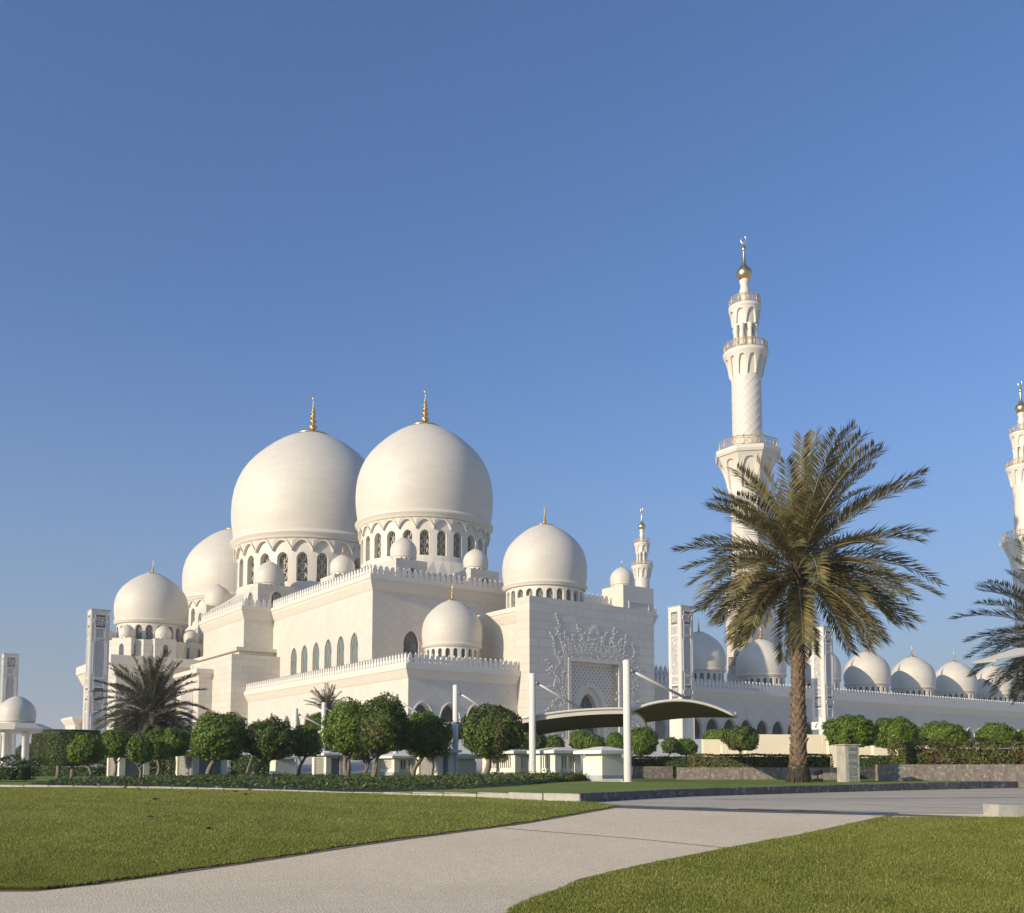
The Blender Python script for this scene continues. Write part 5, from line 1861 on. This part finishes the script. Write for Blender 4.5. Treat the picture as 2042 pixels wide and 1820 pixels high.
# ---- palms
def palm_leaf_mat(name, cols, brown):
    return leaf_mat(name, cols[0], cols[1], cols[2], .15, brown, .45, .8)
M['palm'] = palm_leaf_mat('date_palm_leaflets', ((.085, .082, .034), (.170, .148, .060), (.33, .27, .11)), (.28, .18, .075))
M['palm_d'] = palm_leaf_mat('darker_palm_leaflets', ((.050, .058, .032), (.085, .088, .044), (.16, .15, .08)), (.14, .11, .06))
M['rachis'] = plain('palm_frond_stalk', (.24, .21, .11), .6, 0, .2, 3)
M['palmbark'] = plain('palm_leaf_base_bark', (.165, .115, .075), .9, 0, .5, 7, .7)
M['skirt'] = plain('dark_root_mat', (.055, .040, .028), .95, 0, .3, 8, .6)
def frond(base, az, el, L, droop, width, nl, seed, lv, rb, twist=0.0, fold=.55, lw=1.0):
    """one feather frond; lv collects leaflet quads, rb the stalks"""
    rr = random.Random(seed)
    p = Vector(base); e = el; n = 16
    pts = [p.copy()]; 
    hx, hy = cos(az), sin(az)
    azz = az
    for i in range(n):
        q = (i + .5) / n
        e2 = el - droop * q ** 1.5
        azz = az + twist * q
        d = Vector((cos(e2) * cos(azz), cos(e2) * sin(azz), sin(e2)))
        p = p + d * (L / n); pts.append(p.copy())
    rb.tube(pts, [.045 * (1 - .8 * i / n) * (L / 4.8) for i in range(n + 1)], 4)
    for k in range(nl):
        q = .16 + .84 * (k + rr.uniform(-.3, .3)) / nl
        if q >= .995: q = .995
        j = min(n - 1, int(q * n)); u = q * n - j
        c = pts[j].lerp(pts[j + 1], u); d = (pts[j + 1] - pts[j]).normalized()
        side = d.cross(Vector((0, 0, 1)))
        if side.length < .05: side = Vector((-sin(az), cos(az), 0))
        side.normalize(); up = side.cross(d).normalized()
        if up.z < 0 and abs(el) < 1.2: up = -up
        ll = width * (.35 + .65 * sin(pi * min(1, .12 + q * .80)) ** .7) * rr.uniform(.82, 1.12)
        for sg in (-1, 1):
            f = fold + rr.uniform(-.35, .35)
            v = (side * sg * cos(f) + up * sin(f) * .8 + d * (.55 + .5 * q) + Vector((0, 0, -.12 + rr.uniform(-.08, .05)))).normalized()
            w = d.cross(v).cross(v).normalized() * (.020 + .004 * rr.random()) * (L / 4.8 + .15) * lw
            t = c + v * ll + Vector((0, 0, -.14 * ll * rr.random()))
            m = c + v * ll * .45
            lv += [c - w * .5, m - w, t, m + w]
def palm(px, py_base, d, py_crown, L, seed, label, nfr=70, mat='palm', tr=.30, cat='palm tree', z_base=None, spread=(-.95, 1.45), px_crown=None, nl=46, width=.62, squat=False, group=None, fronds=None, lw=1.0, lopsided=False):
    fx, _, fz = at_depth(px, py_base, d)
    if z_base is not None: fz = z_base
    cx, _, cz = at_depth(px_crown if px_crown is not None else px, py_crown, d)
    root = empty('date_palm', (fx, d, fz)); tag(root, label, cat, group)
    H = cz - fz; lean = cx - fx
    rr = random.Random(seed)
    # trunk: tapered core covered in old leaf bases
    mb = MB(); 
    nz = 14
    P = lambda q: Vector((lean * q ** 1.2, 0, H * q))
    R_ = lambda q: tr * (1.02 - .12 * q + .25 * max(0, .12 - q) / .12 + (.10 if q < .35 else 0))
    mb.tube([P(i / nz) - Vector((0, 0, .1 if i == 0 else 0)) for i in range(nz + 1)], [R_(i / nz) * .90 for i in range(nz + 1)], 14)
    nb = int(H / .095)
    for i in range(nb * 5):
        q = i / (nb * 5); 
        a = i * 2.399963 + rr.uniform(-.1, .1)
        c = P(q); r = R_(q)
        o = Vector((cos(a), sin(a), 0)); s = Vector((-sin(a), cos(a), 0))
        hw = r * .42 * rr.uniform(.8, 1.15); hh = .15 * rr.uniform(.8, 1.2); out = .035 + .03 * rr.random() + (.05 * rr.random() if q < .3 else 0)
        if rr.random() < .02: out += .08
        b0 = c + o * r * .86 
        v = [b0 - s * hw + Vector((0, 0, -hh * .3)), b0 + s * hw + Vector((0, 0, -hh * .3)), b0 + s * hw * .5 + o * (out + r * .10) + Vector((0, 0, hh)), b0 - s * hw * .5 + o * (out + r * .10) + Vector((0, 0, hh)), b0 + Vector((0, 0, hh * .9)), b0 + o * (r * .12) + Vector((0, 0, -hh * .9))]
        k = [mb.pt(x) for x in v]
        mb.face((k[0], k[5], k[3])); mb.face((k[5], k[1], k[2])); mb.face((k[5], k[2], k[3])); mb.face((k[3], k[2], k[4]))
        mb.face((k[0], k[3], k[4])); mb.face((k[1], k[4], k[2]))
    mb.build('trunk', M['palmbark'], root)
    if squat:
        mb = MB()
        for i in range(420):
            a = rr.uniform(0, 2 * pi); z = rr.random() ** 1.3 * .62; r = R_(0) * (1.32 - .45 * z / .6) * rr.uniform(.85, 1.1)
            c = Vector((cos(a) * r, sin(a) * r, z)); o = Vector((cos(a), sin(a), 0)); s = Vector((-sin(a), cos(a), 0))
            mb.poly([c - s * .05 + Vector((0, 0, .1)), c + s * .05 + Vector((0, 0, .1)), c + o * .08 + Vector((0, 0, -.14 - z * .1))])
        mb.lathe([(R_(0) * 1.30, -.05), (R_(0) * 1.15, .3), (R_(0) * .95, .62)], 16)
        mb.build('root_skirt', M['skirt'], root)
    # crown
    lv = []; rb = MB()
    top = P(1.0)
    k = 0
    if fronds is None: fronds = []
    for i in range(nfr):
        q = (i + .5) / nfr
        el = spread[1] + (spread[0] - spread[1]) * q ** .80 + rr.uniform(-.12, .12)
        az = i * 2.399963 + rr.uniform(-.25, .25)
        if lopsided and el < .15 and cos(az + pi / 2) > .80: az += rr.choice((-.75, .75))
        LL = L * rr.uniform(.86, 1.06) * (1 - .16 * max(0, -cos(az)) if lopsided else 1) * (1.0 if el > .1 else .95 + .35 * min(0, el))
        b = top + Vector((cos(az) * tr * .55, sin(az) * tr * .55, .45 * (el / 1.4) - .1))
        frond(b, az, el, LL, .28 + (.72 if el > .1 else .46) * max(0, cos(el)) * rr.uniform(.6, 1.2), width * rr.uniform(.85, 1.1), nl, seed * 1000 + i, lv, rb, rr.uniform(-.3, .3), lw=lw)
    arr = np.array([tuple(v) for v in lv])
    combine('crown', arr, rb, [M[mat], M['rachis']], root)
    # fibrous boss under the crown
    mb = MB()
    for i in range(70):
        a = i * 2.399963; q = i / 70
        r = tr * (1.0 + .35 * sin(q * pi)); z = -.75 + 1.1 * q
        c = top + Vector((cos(a) * r * .8, sin(a) * r * .8, z)); o = Vector((cos(a), sin(a), 0)); s = Vector((-sin(a), cos(a), 0))
        mb.poly([c - s * .09, c + s * .09, c + s * .05 + o * .16 + Vector((0, 0, .34)), c - s * .05 + o * .16 + Vector((0, 0, .34))])
    mb.build('leaf_bases', M['skirt'], root)
    return root
palm(1593, 1557, 35.9, 1136, 5.05, 5, 'big date palm on the raised lawn in front of the minaret', 104, 'palm', .235, nl=78, width=.86, spread=(-.72, 1.5), squat=True, px_crown=1590, lopsided=True)
palm(302, 1540, 78.0, 1424, 4.6, 8, 'small date palm left of the mosque, in front of the carved pylon', 120, 'palm_d', .30, z_base=1.1, nl=62, width=.85, spread=(-.95, 1.5), lw=1.3)
palm(652, 1530, 72.0, 1425, 1.9, 11, 'young untidy palm with tied-up fronds behind the canopy posts', 30, 'palm_d', .20, z_base=1.0, nl=34, width=.42, spread=(.55, 1.5), lw=1.6)
palm(2122, 1552, 40.0, 1272, 4.0, 17, 'date palm cut by the right edge, only its left fronds in view', 84, 'palm_d', .32, z_base=1.05, nl=64, width=.76)

# ================================================================== BUILT THINGS IN THE GARDEN
M['hut'] = plain('white_hut_render', (.78, .72, .60), .75, 0, .04, 1.5)
M['roofslab'] = plain('white_roof_slab', (.80, .77, .70), .7, 0, .04, 1.2)
M['louvre'] = plain('grey_louvre_blades', (.36, .35, .33), .6, 0, .05, 3)
M['plinth'] = plain('grey_plinth_stone', (.40, .40, .39), .8, 0, .08, 2)
M['cream'] = plain('cream_painted_wall', (.80, .70, .48), .8, 0, .03, .8)
M['postpaint'] = plain('white_painted_steel', (.74, .70, .60), .38, 0, .025, 2)
M['rod'] = plain('grey_steel_rod', (.55, .54, .52), .45, .2, .05, 3)
def canvas_mat():
    m, nt, b = new_mat('taut_canopy_fabric')
    p = objco(nt)
    n1 = ramp(nt, noise(nt, p, .8, 4), .3, .7)
    c = mixc(nt, n1, (.62, .57, .50), (.70, .645, .56))
    nt.links.new(c, b.inputs['Base Color']); b.inputs['Roughness'].default_value = .8
    return m
M['canvas'] = canvas_mat()
M['underside'] = plain('canopy_underside_shade', (.20, .145, .14), .85, 0, .06, 1)  # shade under the canopies put into the colour, reddened against green lawn bounce
M['black'] = plain('dark_metal', (.03, .03, .032), .5, .3, .1, 4)

def hut(px_l, px_c, px_r, py_t, py_b, d, style, label, over=.28):
    """low service hut: corner px_c nearest, left face to px_l, right face to px_r"""
    cx, cyy, zb = at_depth(px_c, py_b, d)
    zt = at_depth(px_c, py_t, d)[2]
    rl_, rr_ = ray(px_l, 1530), ray(px_r, 1530)
    # solve the two side lengths along the mosque's axes
    a = rl_[0] / rl_[1]; wu = (cx - a * cyy) / (-U2[0] + a * U2[1])
    a = rr_[0] / rr_[1]; wv = (a * cyy - cx) / (V2[0] - a * V2[1])
    wu = max(.8, min(4.5, wu)); H = zt - zb
    root = empty('service_hut', (cx, cyy, zb), AX)
    tag(root, label, 'service hut', 'low white service huts')
    th = .13
    mb = MB(); mb.box(-over, wv + over, -over, wu + over, H - th, H)
    mb.loft([[(-over + .02, -over + .02, H), (wv + over - .02, -over + .02, H), (wv + over - .02, wu + over - .02, H), (-over + .02, wu + over - .02, H)],
             [(wv * .35, wu * .35, H + .16), (wv * .65, wu * .35, H + .16), (wv * .65, wu * .65, H + .16), (wv * .35, wu * .65, H + .16)]], True, True)
    mb.build('roof', M['roofslab'], root)
    pl = .28 if style in ('slat', 'plainplinth') else 0
    body = MB(); lou = MB(); pln = MB()
    if pl:
        pln.box(-.03, wv + .03, -.03, wu + .03, -.15, pl); pln.build('plinth', M['plinth'], root)
    zb0 = pl - (.15 if not pl else 0)
    top = H - th
    if style in ('plain', 'plainplinth'):
        body.box(0, wv, 0, wu, zb0, top - .16); body.box(.06, wv - .06, .06, wu - .06, top - .16, top)
    else:
        pw = .34
        for x, y in ((0, 0), (wv - pw, 0), (0, wu - pw), (wv - pw, wu - pw)):
            body.box(x, x + pw, y, y + pw, zb0, top)
        body.box(.05, wv - .05, .05, wu - .05, top - .12, top - .005)
        if style == 'slat':
            body.box(.10, wv - .10, .10, wu - .10, zb0 + .001, zb0 + .18)
        if style == 'louvre':
            n = 12; h0 = zb0 + .12; h1 = top - .14
            for i in range(n):
                z = h0 + (h1 - h0) * i / n
                lou.frame_box((pw, .10, z), (wv - 2 * pw, 0, 0), (0, .06, .07), (0, .012, .012))
                lou.frame_box((.10, pw, z), (0, wu - 2 * pw, 0), (.06, 0, .07), (.012, 0, .012))
            lou.box(.22, wv - .22, .22, wu - .22, zb0, h1)
        else:
            h0 = zb0 + .18; h1 = top - .12
            n = max(4, int((wv - 2 * pw) / .15))
            for i in range(n):
                x = pw + (wv - 2 * pw) * (i + .5) / n
                lou.box(x - .04, x + .04, .08, .14, h0, h1)
            n = max(4, int((wu - 2 * pw) / .15))
            for i in range(n):
                y = pw + (wu - 2 * pw) * (i + .5) / n
                lou.box(.08, .14, y - .04, y + .04, h0, h1)
            dk = MB(); dk.box(.45, wv - .45, .45, wu - .45, zb0, h1); dk.build('dark_inside', M['black'], root)
    body.build('wall', M['hut'], root)
    if lou.v: lou.build('louvre' if style == 'louvre' else 'slat_grille', M['louvre'] if style == 'louvre' else M['hut'], root)
hut(213, 237, 298, 1503, 1550, 57, 'louvre', 'leftmost white hut with grey louvres and a small tree before it')
hut(350, 385, 453, 1499, 1549, 56, 'louvre', 'white hut with grey louvres right of the big dense tree trunk')
hut(537, 549, 590, 1509, 1547, 62, 'plain', 'plain white hut behind the leftmost canopy posts')
hut(622, 650, 688, 1502, 1547, 58, 'louvre', 'white hut with a grey louvre beside the third canopy post from the left')
hut(750, 786, 830, 1507, 1549, 55, 'slat', 'low white slatted hut behind the double-trunked tree')
hut(829, 872, 906, 1495, 1549, 50, 'louvre', 'taller white hut with a louvre left of the plain canopy post')
hut(895, 912, 950, 1508, 1549, 55, 'plain', 'plain white annexe right of the taller louvred hut')
hut(962, 1027, 1066, 1497, 1551, 46, 'slat', 'white slatted hut left of the tall canopy post')
hut(1068, 1107, 1158, 1496, 1553, 43, 'slat', 'white slatted hut right of the tall canopy post')
hut(1163, 1201, 1244, 1496, 1560, 38, 'plainplinth', 'plain white hut on a grey plinth left of the tallest canopy post')
def canopy(px, py_t, py_b, d, label, edges=(3.8, 4.25, .12, 3.25, 3.72), val=.24, a0=-.45):
    """post, hanging rod and barrel-shaped fabric roof"""
    x, y, zb = at_depth(px, py_b, d); zt = at_depth(px, py_t, d)[2]
    k = d / FPX
    root = empty('shade_canopy', (x, y, zb)); tag(root, label, 'shade canopy', 'white canopy posts in a row')
    H = zt - zb; r = .150
    mb = MB(); mb.lathe([(r * 1.9, -.05), (r * 1.9, .03), (r, .04), (r, H - .06), (r * .8, H - .01), (0, H)], 20); mb.build('post', M['postpaint'], root)
    L = 4.25; el = .55
    dx, dy = cos(radians(8)), sin(radians(8))
    rt = ray(px + (L + .1) / k, 1530); bl = sqrt(rt[0] ** 2 + rt[1] ** 2); bx_, by_ = rt[0] / bl, rt[1] / bl
    zl_, zr_, hump, kl, kr = edges
    P = lambda a, b: (dx * (a0 + (L + .12 - a0) * a) + bx_ * b, dy * (a0 + (L + .12 - a0) * a) + by_ * b + .25, (1 - b / 6) * (zl_ + (zr_ - zl_) * a + hump * 4 * a * (1 - a)) + b / 6 * (kl + (kr - kl) * a + .1 * sin(pi * a)) + .18 * sin(pi * b / 6) - zb)
    mb = MB(); mb.smooth = True
    na, nb = 18, 10
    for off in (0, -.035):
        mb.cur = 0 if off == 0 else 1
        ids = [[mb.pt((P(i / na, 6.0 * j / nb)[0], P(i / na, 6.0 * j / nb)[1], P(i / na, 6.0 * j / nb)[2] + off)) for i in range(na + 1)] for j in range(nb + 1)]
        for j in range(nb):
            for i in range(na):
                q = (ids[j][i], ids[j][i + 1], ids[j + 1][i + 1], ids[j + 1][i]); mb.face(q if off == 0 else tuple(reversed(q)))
    mb.cur = 0
    for i in range(na):
        p, q = P(i / na, 0), P((i + 1) / na, 0)
        mb.quad([(p[0], p[1] - .05, p[2] - val), (q[0], q[1] - .05, q[2] - val), q, p])
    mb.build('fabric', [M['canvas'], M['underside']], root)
    mb = MB()
    mb.tube([(P(i / na, 0)[0], P(i / na, 0)[1] - .03, P(i / na, 0)[2]) for i in range(na + 1)], .06, 6)
    mb.tube([P(0, 6.0 * i / nb) for i in range(nb + 1)], .05, 5); mb.tube([P(1, 6.0 * i / nb) for i in range(nb + 1)], .05, 5)
    mb.tube([(P(.02, 6.0 * i / nb)[0], P(.02, 6.0 * i / nb)[1], P(.02, 6.0 * i / nb)[2] - .12) for i in range(nb + 1)], .05, 5)
    mb.build('edge_tube', M['postpaint'], root)
    mb = MB()
    e = P(.56, .1)
    mb.tube([(.16, 0, H - .42), (e[0], e[1], e[2] + .05)], .055, 6)
    mb.tube([(.10, 0, H - .40), (.24, .0, H - .46)], .085, 6)
    mb.build('hanging_rod', M['rod'], root)
canopy(1252, 1315, 1560, 37.0, 'tallest white post with its fabric roof reaching towards the palm', (3.75, 3.58, .52, 3.62, 3.86), .05, .12)
canopy(1062, 1342, 1553, 43.0, 'second tallest white post, its fabric roof crossing the portal')
canopy(908, 1365, 1549, 51.0, 'white canopy post beside the wide withered tree')
canopy(788, 1383, 1548, 57.0, 'white canopy post half hidden by the tallest ball tree')
canopy(644, 1400, 1548, 62.0, 'white canopy post standing before the young palm')
canopy(588, 1412, 1548, 67.0, 'white canopy post above the small ball tree')
canopy(537, 1421, 1548, 72.0, 'farthest white canopy post of the row, behind the brownish tree')
# the near parasol whose tip shows at the right edge
mb = MB()
tipp = Vector(at_depth(1986, 1317, 30))
for sgn in (0,):
    top = [tipp, tipp + Vector((2.6, 1.2, .55)), tipp + Vector((3.4, 3.6, .75)), tipp + Vector((.9, 3.4, .30))]
    up_ = [mb.pt(p + Vector((0, 0, .03))) for p in top]; lo = [mb.pt(p - Vector((0, 0, .03))) for p in top]
    mid = mb.pt((top[0] + top[1] + top[2] + top[3]) / 4 + Vector((0, 0, .25))); mid2 = mb.pt((top[0] + top[1] + top[2] + top[3]) / 4 + Vector((0, 0, -.02)))
    for i in range(4):
        j = (i + 1) % 4
        mb.face((up_[i], up_[j], mid)); mb.face((lo[j], lo[i], mid2)); mb.face((up_[i], lo[i], lo[j], up_[j]))
root = empty('canopy_sail', (tipp.x + 2.6, tipp.y + 1.2, z_ground(tipp.x + 2.6, tipp.y + 1.2)))
tag(root, 'grey fabric sail reaching in from the right edge, above the hedge', 'shade sail')
o = mb.build('fabric', M['canvas'], root); o.location = tuple(-c for c in root.location)
mb = MB()
mb.lathe([(.17, 0), (.15, tipp.z + .9)], 14)
mb.build('post', M['postpaint'], root)

# planter walls
def wall_box(name, px0, px1, py_t, d, zb, th, mat, label, cat='wall', rot=0.0, slabs=1.5, group=None):
    x0, _, zt = at_depth(px0, py_t, d); x1 = at_depth(px1, py_t, d)[0]
    L = x1 - x0; H = zt - zb
    mb = MB()
    n = max(1, int(round(L / slabs))) if slabs else 1
    for i in range(n):
        g = .008 if slabs else 0
        j = random.uniform(-.006, .006) if slabs else 0
        mb.box(L * i / n + g, L * (i + 1) / n - g, j, th, -.3, H)
    if slabs: mb.box(.02, L - .02, .03, th - .03, -.3, H - .02)
    o = mb.build(name, mat, None, (x0, d, zb)); o.rotation_euler = (0, 0, rot)
    return tag(o, label, cat, group)
wall_box('planter_wall', 1352, 1674, 1530, 43.4, .95, .35, M['planter'], 'long brown stone planter wall behind the big palm trunk', 'planter wall', radians(1.0), 1.5)
wall_box('planter_wall', 1752, 2120, 1524, 39.6, .90, .4, M['planter'], 'brown stone planter wall at the right edge, under the rough hedge', 'planter wall', 0, 1.4)
wall_box('planter_wall', 1262, 1348, 1528, 47.0, .95, .3, M['planter'], 'short shaded stone wall between the tallest post and the long planter wall', 'planter wall', radians(14), 1.2)
wall_box('planter_wall', 1708, 1760, 1529, 45.0, .90, .3, M['granite'], 'dark recessed stone wall right of the stone pillar', 'planter wall', radians(20), 1.4)
# cream walls of the ramp
for a, b, t, d, lab in ((1402, 1481, 1474, 92, 'small cream ramp wall left of the ball tree'), (1487, 1662, 1464, 90, 'wide cream wall behind the palm trunk, above the clipped hedge'), (1652, 1742, 1462, 88, 'cream wall behind the ball tree and the stone pillar'), (1440, 1492, 1485, 91, 'low cream wall linking the two ramp walls'), (1742, 1800, 1478, 86, 'low cream wall right of the stone pillar')):
    wall_box('cream_wall', a, b, t, d, 1.2, .5, M['cream'], lab, 'wall', radians(6), 0, 'cream ramp walls')
wall_box('step_slab', 1204, 1242, 1553, 37.0, 1.02, .9, M['plinth'], 'low pale slab on the ground beside the plinth hut, left of the tallest post', 'slab', 0, 0)
# stacked stone pillar
def pillar():
    x, y, zb = at_depth(1692, 1558, 36.5); zt = at_depth(1692, 1484, 36.5)[2]
    root = empty('stone_pillar', (x, y, zb), radians(14)); tag(root, 'stacked slate pillar with pale edges and a capstone, right of the palm', 'pillar')
    H = zt - zb; w = .29
    mb = MB(); core_ = MB(); rr = random.Random(4)
    n = 26
    for i in range(n):
        z0_, z1_ = H * .97 * i / n, H * .97 * (i + 1) / n - .008
        for f in range(2):
            e = rr.uniform(-.012, .012)
            mb.box(-w + .10 + rr.uniform(0, .03), w - .10 - rr.uniform(0, .03), -w - .02 + e, -w + .1, z0_, z1_) if f == 0 else mb.box(w - .1, w + .02 + e, -w + .09, w - .02, z0_, z1_)
    mb.build('slate_courses', M['slate'], root)
    core_.box(-w, w, -w, w, -.1, H * .97); core_.build('body', M['kerbstone'], root)
    mb = MB(); mb.box(-w - .06, w + .06, -w - .06, w + .06, H * .97 + .001, H); mb.build('capstone', M['kerbstone'], root)
M['slate'] = leaf_mat('green_grey_slate', (.15, .17, .155), (.24, .26, .24), (.40, .40, .36), 0.0, None, .7, 3.0)
pillar()
# floodlight, lamp, sign, bird, fallen leaves
x, y, z = at_depth(1631, 1557, 37.5)
root = empty('floodlight', (x, y, z)); tag(root, 'small black floodlight on the grass right of the palm trunk', 'floodlight')
mb = MB(); mb.box(-.17, .17, -.10, .10, -.05, .09); mb.tube([(0, 0, .09), (0, 0, .24)], .03, 6); mb.build('stand', M['black'], root)
mb = MB(); mb.frame_box((-.13, -.10, .20), (.30, 0, .06), (0, .18, .02), (-.03, -.02, .17)); mb.build('lamp_head', M['black'], root)
x, y, z = at_depth(1640, 1466, 90)
root = empty('sign', (x, y, z), AX); tag(root, 'white box sign with small black symbols in front of a carved pylon', 'sign')
k = 90 / FPX
mb = MB(); mb.tube([(0, 0, -2.0), (0, 0, 12 * k)], .035, 6); mb.build('pole', M['postpaint'], root)
mb = MB(); mb.box(-.05, .85, -.05, 1.15, 12 * k, 27 * k); mb.build('box', M['postpaint'], root)
mb = MB()
for F in (lambda a, b: (a * .9 + .4, -.056, 20 * k + b), lambda a, b: (-.056, .55 - a * 1.2, 20 * k + b)):
    mb.tube([F(.10, .20), F(-.02, .12), F(-.08, -.02), F(-.10, -.20)], [.02, .05, .05, .07], 5)
    for q in range(3): mb.poly([F(.12 + .06 * q, .14), F(.16 + .06 * q, .14), F(.17 + .06 * q, .2), F(.13 + .06 * q, .2)])
mb.build('symbol', M['black'], root)
x, y, z = at_depth(1848, 1478, 44)
root = empty('lamp', (x, y, z - .8)); tag(root, 'white globe garden lamp peeping over the reddish hedge', 'lamp')
mb = MB(); mb.tube([(0, 0, 0), (0, 0, .72)], .04, 8); mb.build('pole', M['postpaint'], root)
mb = MB(); mb.blob((0, 0, .84), (.20, .20, .14), 14, 8); mb.build('globe', M['stripmetal'], root)
def bird(px, py, d, label, rz):
    x, y, z = at_depth(px, py, d)
    if d < 36: z = z_ground(x, y) + .03
    root = empty('bird', (x, y, z), rz); root.scale = (.62, .62, .62); tag(root, label, 'bird', 'small dark birds on the grass')
    mb = MB()
    prof = [((-.15, .055), .004), ((-.10, .07), .018), ((-.05, .085), .036), ((0, .10), .044), ((.045, .125), .036), ((.075, .155), .024), ((.095, .175), .027), ((.115, .178), .022), ((.135, .172), .008), ((.16, .168), .002)]
    mb.tube([(p[0], 0, p[1] + .03) for p, r in prof], [r for p, r in prof], 9)
    mb.build('body', M['birdc'], root)
    mb = MB()
    for s in (-.02, .02): mb.tube([(0, s, .09), (-.01, s, .03), (.02, s, .0)], .006, 4)
    mb.build('legs', M['black'], root)
M['birdc'] = plain('dark_feathers', (.045, .040, .036), .6, 0, .3, 20)
bird(1482, 1560, 33.0, 'small dark bird on the grass between the tallest post and the palm', radians(200))
bird(250, 1582, 33.0, 'small dark bird on the left lawn, left of the other bird there', radians(20))
bird(277, 1587, 30.0, 'small dark bird on the left lawn, right of the other bird there', radians(170))
M['dryleaf'] = plain('dry_leaf', (.20, .13, .06), .8, 0, .3, 9)
rr = random.Random(9)
for px, py in ((35, 1590), (108, 1609), (310, 1596), (356, 1578), (378, 1583), (425, 1577), (436, 1590), (470, 1580), (498, 1576), (490, 1586), (300, 1632), (322, 1628), (416, 1656), (640, 1585)):
    x, y, z = on_ground(px, py, z_ground, .035)
    mb = MB(); s = .075
    a, b_, c, d_ = mb.pt((-s, 0, .01)), mb.pt((0, -s * .5, .05)), mb.pt((s, 0, .02)), mb.pt((0, s * .5, .06)); m = mb.pt((0, 0, .005))
    for q in ((a, b_, m), (b_, c, m), (c, d_, m), (d_, a, m)): mb.face(q)
    o = mb.build('fallen_leaf', M['dryleaf'], None, (x, y, z + .01), rr.uniform(0, 6))
    tag(o, 'curled brown leaf fallen on the left lawn', 'leaf', 'fallen leaves on the left lawn')
# domed pavilion at the far left
def pavilion():
    d = 100.0
    x, y, zb = at_depth(30, 1524, d); k = d / FPX
    root = empty('pavilion', (x, y, zb), AX); tag(root, 'white domed garden pavilion on columns at the far left edge', 'pavilion')
    zr = (1524 - 1462) * k
    mb = MB()
    for n in range(8):
        a = 2 * pi * n / 8 + .2
        cx, cy_ = 2.35 * cos(a), 2.35 * sin(a)
        mb2 = MB()
        mb2.lathe([(.34, -.6), (.34, .35), (.27, .42), (.25, zr - .35), (.36, zr - .2), (.36, zr)], 10, (cx, cy_, 0))
        mb2.build('column', M['plain'], root)
    mb = MB()
    oc = lambda r, z: oct_ring(r, z, 8, .2 + pi / 8)
    mb.loft([oc(2.75, zr), oc(2.85, zr + .25), oc(3.5, zr + .30), oc(3.55, zr + .45), oc(2.4, zr + .95), oc(2.1, zr + 1.0)], True, True)
    mb.build('roof', M['plain'], root)
    mb = MB(); mb.prism(oct_ring(3.0, 0)[0:8], -.9, -.05); mb.build('floor', M['plinth'], root)
    dm = dome(root, (0, 0, zr + 1.30), 1.80, .50, 26, 0, .14, .22, False, 40, windows=False, H=1.42)
    return root
pavilion()
# far trees beyond the pavilion
def far_tree(px, py, w, h, d, label):
    ball_tree(px, py, w, h, px, 1528, d, label, 'hedge_g', kind='far_tree', cat='tree', group='trees beyond the pavilion', size=.5, flat=.9)
far_tree(60, 1506, 60, 44, 190, 'dark tree seen between the pavilion columns')
far_tree(115, 1500, 50, 30, 210, 'dark tree beyond the cup topiary')
far_tree(-10, 1508, 70, 40, 200, 'dark tree beyond the pavilion at the left picture edge')

# dusty air over the whole place
def haze():
    mb = MB(); mb.box(-4300, 4300, -400, 6300, -2.0, 160)
    m = bpy.data.materials.new('dusty_air'); m.use_nodes = True
    nt = m.node_tree; nt.nodes.remove(nt.nodes['Principled BSDF'])
    v = nt.nodes.new('ShaderNodeVolumePrincipled')
    v.inputs['Color'].default_value = (.90, .93, .97, 1)
    v.inputs['Density'].default_value = .00038
    nt.links.new(v.outputs[0], nt.nodes['Material Output'].inputs['Volume'])
    tag(mb.build('haze', m), kind='stuff')
haze()
